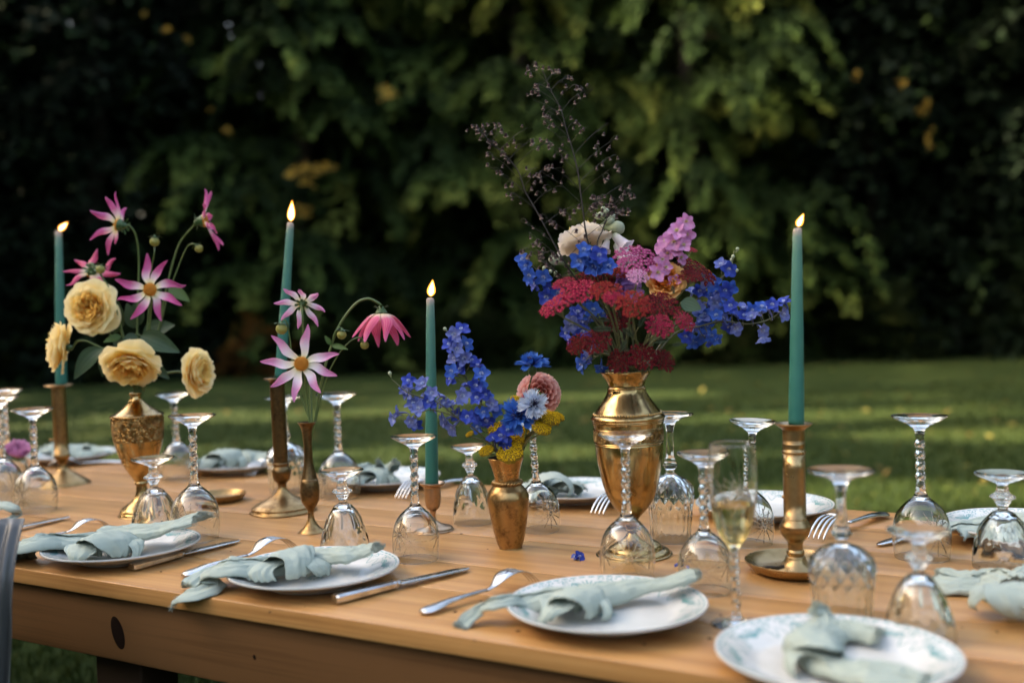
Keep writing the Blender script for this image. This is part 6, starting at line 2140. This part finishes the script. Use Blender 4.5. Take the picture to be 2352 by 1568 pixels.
spray('delphinium', 'blue delphinium behind the golden-eyed red yarrow at the right, tipped with white buds', 'delphinium', low4,
      [[low4, W5(450, 1150, .04), W5(700, 850, .05), W5(880, 680, .05), W5(1010, 560, .05), W5(1045, 400, .05)]],
      [W5(x, y, .03 + J2(.025)) for x, y in [(930, 530), (985, 565), (785, 665), (850, 690), (955, 750), (990, 730), (680, 780), (740, 760), (870, 850), (820, 880), (780, 950), (720, 900), (900, 800), (690, 1180), (610, 1150), (760, 1130), (690, 1060), (830, 790)]], .0136, 25, ['deep', 'pale', 'sky'], 'blue delphiniums in the big bouquet',
      [W5(1070, 395, .05), W5(1025, 490, .05), W5(1060, 580, .05), W5(1035, 460, .04)])
spray('larkspur', 'pink larkspur spire rising right of the centre of the bouquet', 'larkspur', low4,
      [[low4, W4(1480, 1000, -.02), W4(1550, 700, -.02), W4(1610, 480, -.03), W4(1680, 300, -.03), W4(1740, 130, -.03)]],
      [W4(x, y, -.04 + J2(.014)) for x, y in [(1735, 155), (1700, 190), (1665, 240), (1740, 270), (1690, 290), (1545, 370), (1580, 320), (1640, 330), (1720, 360), (1590, 430), (1650, 400), (1690, 470), (1560, 550), (1600, 620), (1640, 670), (1490, 600), (1530, 480)]], .0145, 26, ['pink'], None, (), m_stem_d, out=.45)
spray('larkspur', 'mauve larkspur half hidden between the red yarrow heads', 'larkspur', low4,
      [[low4, W4(1280, 1050, .0), W4(1230, 800, .0), W4(1210, 650, .0)]], [W4(x, y, -.03 + J2(.01)) for x, y in [(1200, 660), (1240, 700), (1220, 750), (1260, 760), (1170, 690), (1280, 680)]], .0160, 27, ['mauve'], None, out=.4)
rose('cream rose at the top left of the big bouquet, seen from behind', low4, W4(865, 350, .05), face_dir(-.25, .85, -.30), 245 * S4_ / 3.808, KIT_C, [low4, W4(1120, 1100, .04), W4(960, 620, .06)], 11)
rose('apricot orange rose deep in the right of the big bouquet', low4, W4(1560, 680, -.035), face_dir(.05, .40, .9), 175 * S4_ / 3.808, KIT_O, [low4, W4(1500, 1100, .03), W4(1555, 850, .02)], 12, (9,))
# white foxglove
m_fox = petal_mat('foxglove_bell', [(0, (0.55, 0.60, 0.36)), (.3, (0.74, 0.68, 0.64)), (1, (0.76, 0.64, 0.70))], .5, .3)
V, F = lathe(smooth_prof([(.10, 0), (.22, .12), (.28, .45), (.40, .95), (.52, 1.12), (.60, 1.14)], 4), 22, lambda t, z, r: 1 + (.10 * math.cos(5 * t) if z > 1.0 else 0))
FOX = MB().add(V, F, [(min(1, v[2] / 1.14), .5) for v in V]).mesh('bell', m_fox)
fx = thing('foxglove', 'whitish foxglove with drooping bells behind the cream rose', 'foxglove', low4)
for (X, Y, dx, dz_, s) in [(1110, 255, .60, -.75, .026), (1135, 330, .40, -.85, .032), (1060, 300, -.3, -.8, .018)]:
    put(fx, 'bell', FOX, at(W4(X, Y, .03), Vector((dx, -.35, dz_)), 0, s))
for (X, Y, dx, dz_, s) in [(1105, 200, .95, -.1, .022), (1055, 150, .7, .25, .014), (1010, 100, -.4, .6, .010), (1040, 75, .3, .8, .010), (1085, 120, .7, .5, .011), (980, 110, -.7, .5, .010), (1020, 50, 0, 1, .008)]:
    put(fx, 'flower_bud', WBUD, at(W4(X, Y, .035), Vector((dx, -.3, dz_)), 0, s))
stem_obj(fx, 'stem', [([low4, W4(1150, 1000, .05), W4(1010, 500, .05), W4(1030, 250, .05), W4(1025, 70, .04)], .0018, .0010)], m_stem)
fb = thing('carnation_bud', 'fat green flower bud at the left of the cream rose', 'flower bud', low4)
put(fb, 'bud', WBUD, at(W4(620, 490, .04), Vector((-.9, -.2, .4)), 0, .017)); stem_obj(fb, 'stem', [([low4, W4(950, 900, .05), W4(760, 600, .05), W4(650, 510, .04)], .0014, .0011)], m_stem)

# dark airy stems with tiny bells
m_bell = petal_mat('coral_bell', [(0, (0.036, 0.018, 0.017)), (.6, (0.068, 0.036, 0.032)), (.9, (0.16, 0.11, 0.088)), (1, (0.27, 0.215, 0.17))], .6, .2)
V, F = lathe([(.05, 0), (.30, -.12), (.42, -.45), (.36, -.8), (.44, -1.05), (.50, -1.25)], 7, lambda t, z, r: 1 + (.25 * math.cos(7 * t / 1) if z < -1.1 else 0))
BELL = MB().add(V, F, [(min(1, -v[2] / 1.25), .5) for v in V]).mesh('bell', m_bell)


def airy(label, pts, nb, seed, w0=.030, side=0.0, first=.12, nbell=4):
    rt = thing('coral_bells', label, 'flower stem', low4, None, 'dark airy flower stems')
    r_ = random.Random(seed)
    sp = [Vector(q) for q in spline([tuple(p) for p in pts], 60)]
    tubes = [(pts, .0020, .0008)]
    for i in range(nb):
        u = first + (1 - first) * (i + r_.random() * .5) / nb
        a = sp[min(59, int(u * 59))]
        L = w0 * (1.35 - .80 * u) * r_.uniform(.45, 1.3)
        sd = 1 if (i % 2) else -1
        ang = r_.uniform(-.5, .5)
        e = a + Vector((sd * L * math.cos(ang), r_.uniform(-.6, .6) * L, L * (.55 + .35 * r_.random())))
        m_ = (a + e) / 2 + Vector((0, 0, .004))
        tubes.append(([a, m_, e], .0005, .00032))
        for k in range(r_.randint(nbell - 2, nbell + 1)):
            t = r_.uniform(.45, 1.0); p0 = a.lerp(e, t) + Vector((0, 0, .002))
            q = p0 + Vector((r_.uniform(-.013, .013), r_.uniform(-.013, .013), r_.uniform(-.006, .010)))
            tubes.append(([p0, (p0 + q) / 2 + Vector((0, 0, .0025)), q], .00028, .00022))
            put(rt, 'bell', BELL, at(q, Vector((r_.uniform(-.5, .5), r_.uniform(-.4, .4), 1)), r_.random() * 6, (.0050 * r_.uniform(.7, 1.15))))
    stem_obj(rt, 'stem', tubes, m_stem_d, 4)


zAp = lambda X, Y: (1058.8 + X / 3.808, 117.6 + Y / 3.808)
def WA(X, Y, dz=0.0): return P(*zAp(X, Y), D4 + dz)
airy('tallest dark stem of tiny brownish bells above the big bouquet', [low4, W4(1150, 900, -.02), W4(910, 400, -.03), WA(1060, 1350, -.03), WA(1030, 1100, -.03), WA(980, 880, -.03), WA(920, 680, -.03), WA(870, 500, -.03), WA(780, 330, -.03), WA(715, 170, -.03)], 27, 1, .050, first=.22)
airy('shorter dark stem of tiny pinkish bells leaning left above the bouquet', [low4, W4(1100, 1000, -.02), W4(740, 590, -.03), WA(650, 1380, -.03), WA(560, 1220, -.03), WA(500, 1050, -.03), WA(380, 900, -.03), WA(235, 770, -.03), WA(170, 690, -.03)], 24, 2, .046, first=.24)
airy('small dark sprig of tiny bells before the cream rose', [low4, W4(1130, 1000, -.02), W4(970, 420, -.05), WA(1240, 1560, -.05), WA(1280, 1450, -.05), WA(1310, 1370, -.05)], 9, 3, .04, first=.62, nbell=6)
airy('short dark sprig of tiny bells low on the left of the cream rose', [low4, W4(900, 900, .0), W4(620, 600, -.04), W4(450, 470, -.04)], 8, 4, .03, first=.55, nbell=5)

# ---- yellow yarrow of the small vase
for (lab, X, Y, hw, nx, nz_, dz) in [
    ('flat yellow yarrow head behind the blue delphinium', 1140, 1030, 32, -.05, .93, -.01), ('yellow yarrow head at the left of the small vase rim', 1000, 1235, 18, -.35, .70, -.04),
    ('yellow yarrow head leaning over the small vase rim', 1205, 1245, 30, -.10, .66, -.05), ('yellow yarrow head above the one on the rim', 1240, 1150, 25, -.15, .68, -.03),
    ('yellow yarrow head below the deep blue cornflower', 1300, 1075, 22, -.2, .75, .0), ('yellow yarrow head right of the whitish cornflower', 1490, 985, 25, .25, .75, -.04),
    ('yellow yarrow head in front of the pompon dahlia, higher of the right group', 1560, 935, 27, .45, .75, -.04), ('outermost yellow yarrow head at the right', 1635, 935, 17, .5, .78, -.02),
    ('small yellow yarrow head behind the whitish cornflower', 1275, 795, 16, .3, .85, -.01), ('yellow yarrow head lowest of the right group', 1495, 1035, 22, .35, .70, -.06), ('tiny yellow yarrow head at the far left of the small vase', 855, 1098, 10, -.5, .8, -.02)]:
    nz_ = max(nz_, .84); nx *= .8
    yarrow(lab, low3 + Vector((rk.uniform(-.008, .008), rk.uniform(-.008, .008), 0)), W3(X, Y, dz), Vector((nx, -math.sqrt(max(.02, 1 - nx * nx - nz_ * nz_)), nz_)), hw * D3 / FPX * 1.02, 'gold', rk.randrange(50), group='yellow yarrow in the small brass vase')

# ---- fallen petals and crumbs on the table
fp_ = thing('fallen_flower', 'fallen blue delphinium blossom on the table left of the tall glass', 'petals', T(1327, 1280))
put(fp_, 'floret', FL['deep'][1], at(T(1330, 1279, .004), Vector((.4, -.6, .4)), .3, .0095)); put(fp_, 'floret', FL['pale'][1], at(T(1322, 1280, .0035), Vector((-.4, -.3, .7)), 1.3, .0075))
PETAL = mesh('petal', *(lambda g_: (g_[0], g_[1]))(grid(lambda u, v: ((u - .5) * .012, v * .0042 * math.sin(PI * (.08 + .84 * u)), .0012 + .0035 * v * v + .002 * u), 6, 5)), m_del, True, None)
for i, (x, y, a, lab) in enumerate([(1557, 1303, .3, 'fallen blue petal left of the twisted-stem glass beside the flute'), (1575, 1306, 1.9, 'smaller fallen petal just right of the blue one by the glass'),
                                    (1713, 1207, 2.5, 'fallen violet petal behind the champagne flute'), (1698, 1258, .9, 'pale violet petal at the foot of the glass behind the flute')]):
    o = link('fallen_petal', PETAL); o.location = T(x, y, .0008); o.rotation_euler = (0, 0, a); o.scale = (.85, .85, 1)
    tag(o, lab, 'petal', 'fallen blue petals')
b = MB(); r_ = random.Random(5)
cr = []
for (x, y) in [(1260, 1355), (1045, 1404), (860, 1346), (985, 1400), (1090, 1470), (1240, 1428), (370, 1312), (530, 1265), (545, 1285), (620, 1405), (1655, 1300), (1820, 1240), (1400, 1275), (1630, 1465), (1690, 1330), (700, 1392), (1950, 1420), (2250, 1300), (900, 1330), (1120, 1260), (1060, 1225), (1655, 1412), (930, 1300), (1480, 1478), (1190, 1448), (1105, 1380), (2210, 1440), (2290, 1450)]:
    p = T(x, y, .0006); k = r_.uniform(.0008, .0020)
    b.add(*ball(p, k, 6, 4, (r_.uniform(.8, 1.8), r_.uniform(.8, 1.5), .5)))
m_crumb = mat('crumb', (0.055, 0.028, 0.012), .8)
tag(b.obj('crumbs', m_crumb), kind='stuff')

# ================================================================== the cloth hanging at the left edge
m_satin_c = mat('grey_satin', (0.060, 0.060, 0.058), 0.27)
m_satin_c.node_tree.nodes['Principled BSDF'].inputs['Sheen Weight'].default_value = 0.3


def satin(u, v):
    """u down from the top, v across; the right-hand side of the cloth is what the picture shows"""
    x = .16 * v
    k = min(1, u * 4)
    fold = .008 * math.sin(x * 330 + 1.4 * u + .6) + .006 * math.sin(x * 130 + 1.3 + u * 2.4)
    dep = fold * (.35 + .65 * k) + .05 * max(0, 1 - u * 8) ** 2
    return (x + .006 * math.sin(u * 6 + 1) + .004 * math.sin(u * 15), dep + .006 * math.sin(u * 9 + x * 30), .872 - .862 * u)


V, F, U = grid(satin, 70, 150)
ct = link('satin_cloth', mesh('satin_cloth', V, F, m_satin_c, True, U))
pe = P(30, 1400, 1.30)
ct.location = (pe.x - .188, pe.y, 0.0)
ct.rotation_euler = (0, R(1.4), 0)
solid(ct, .0015)
tag(ct, 'grey satin cloth hanging in folds at the left edge, before the table', 'cloth')
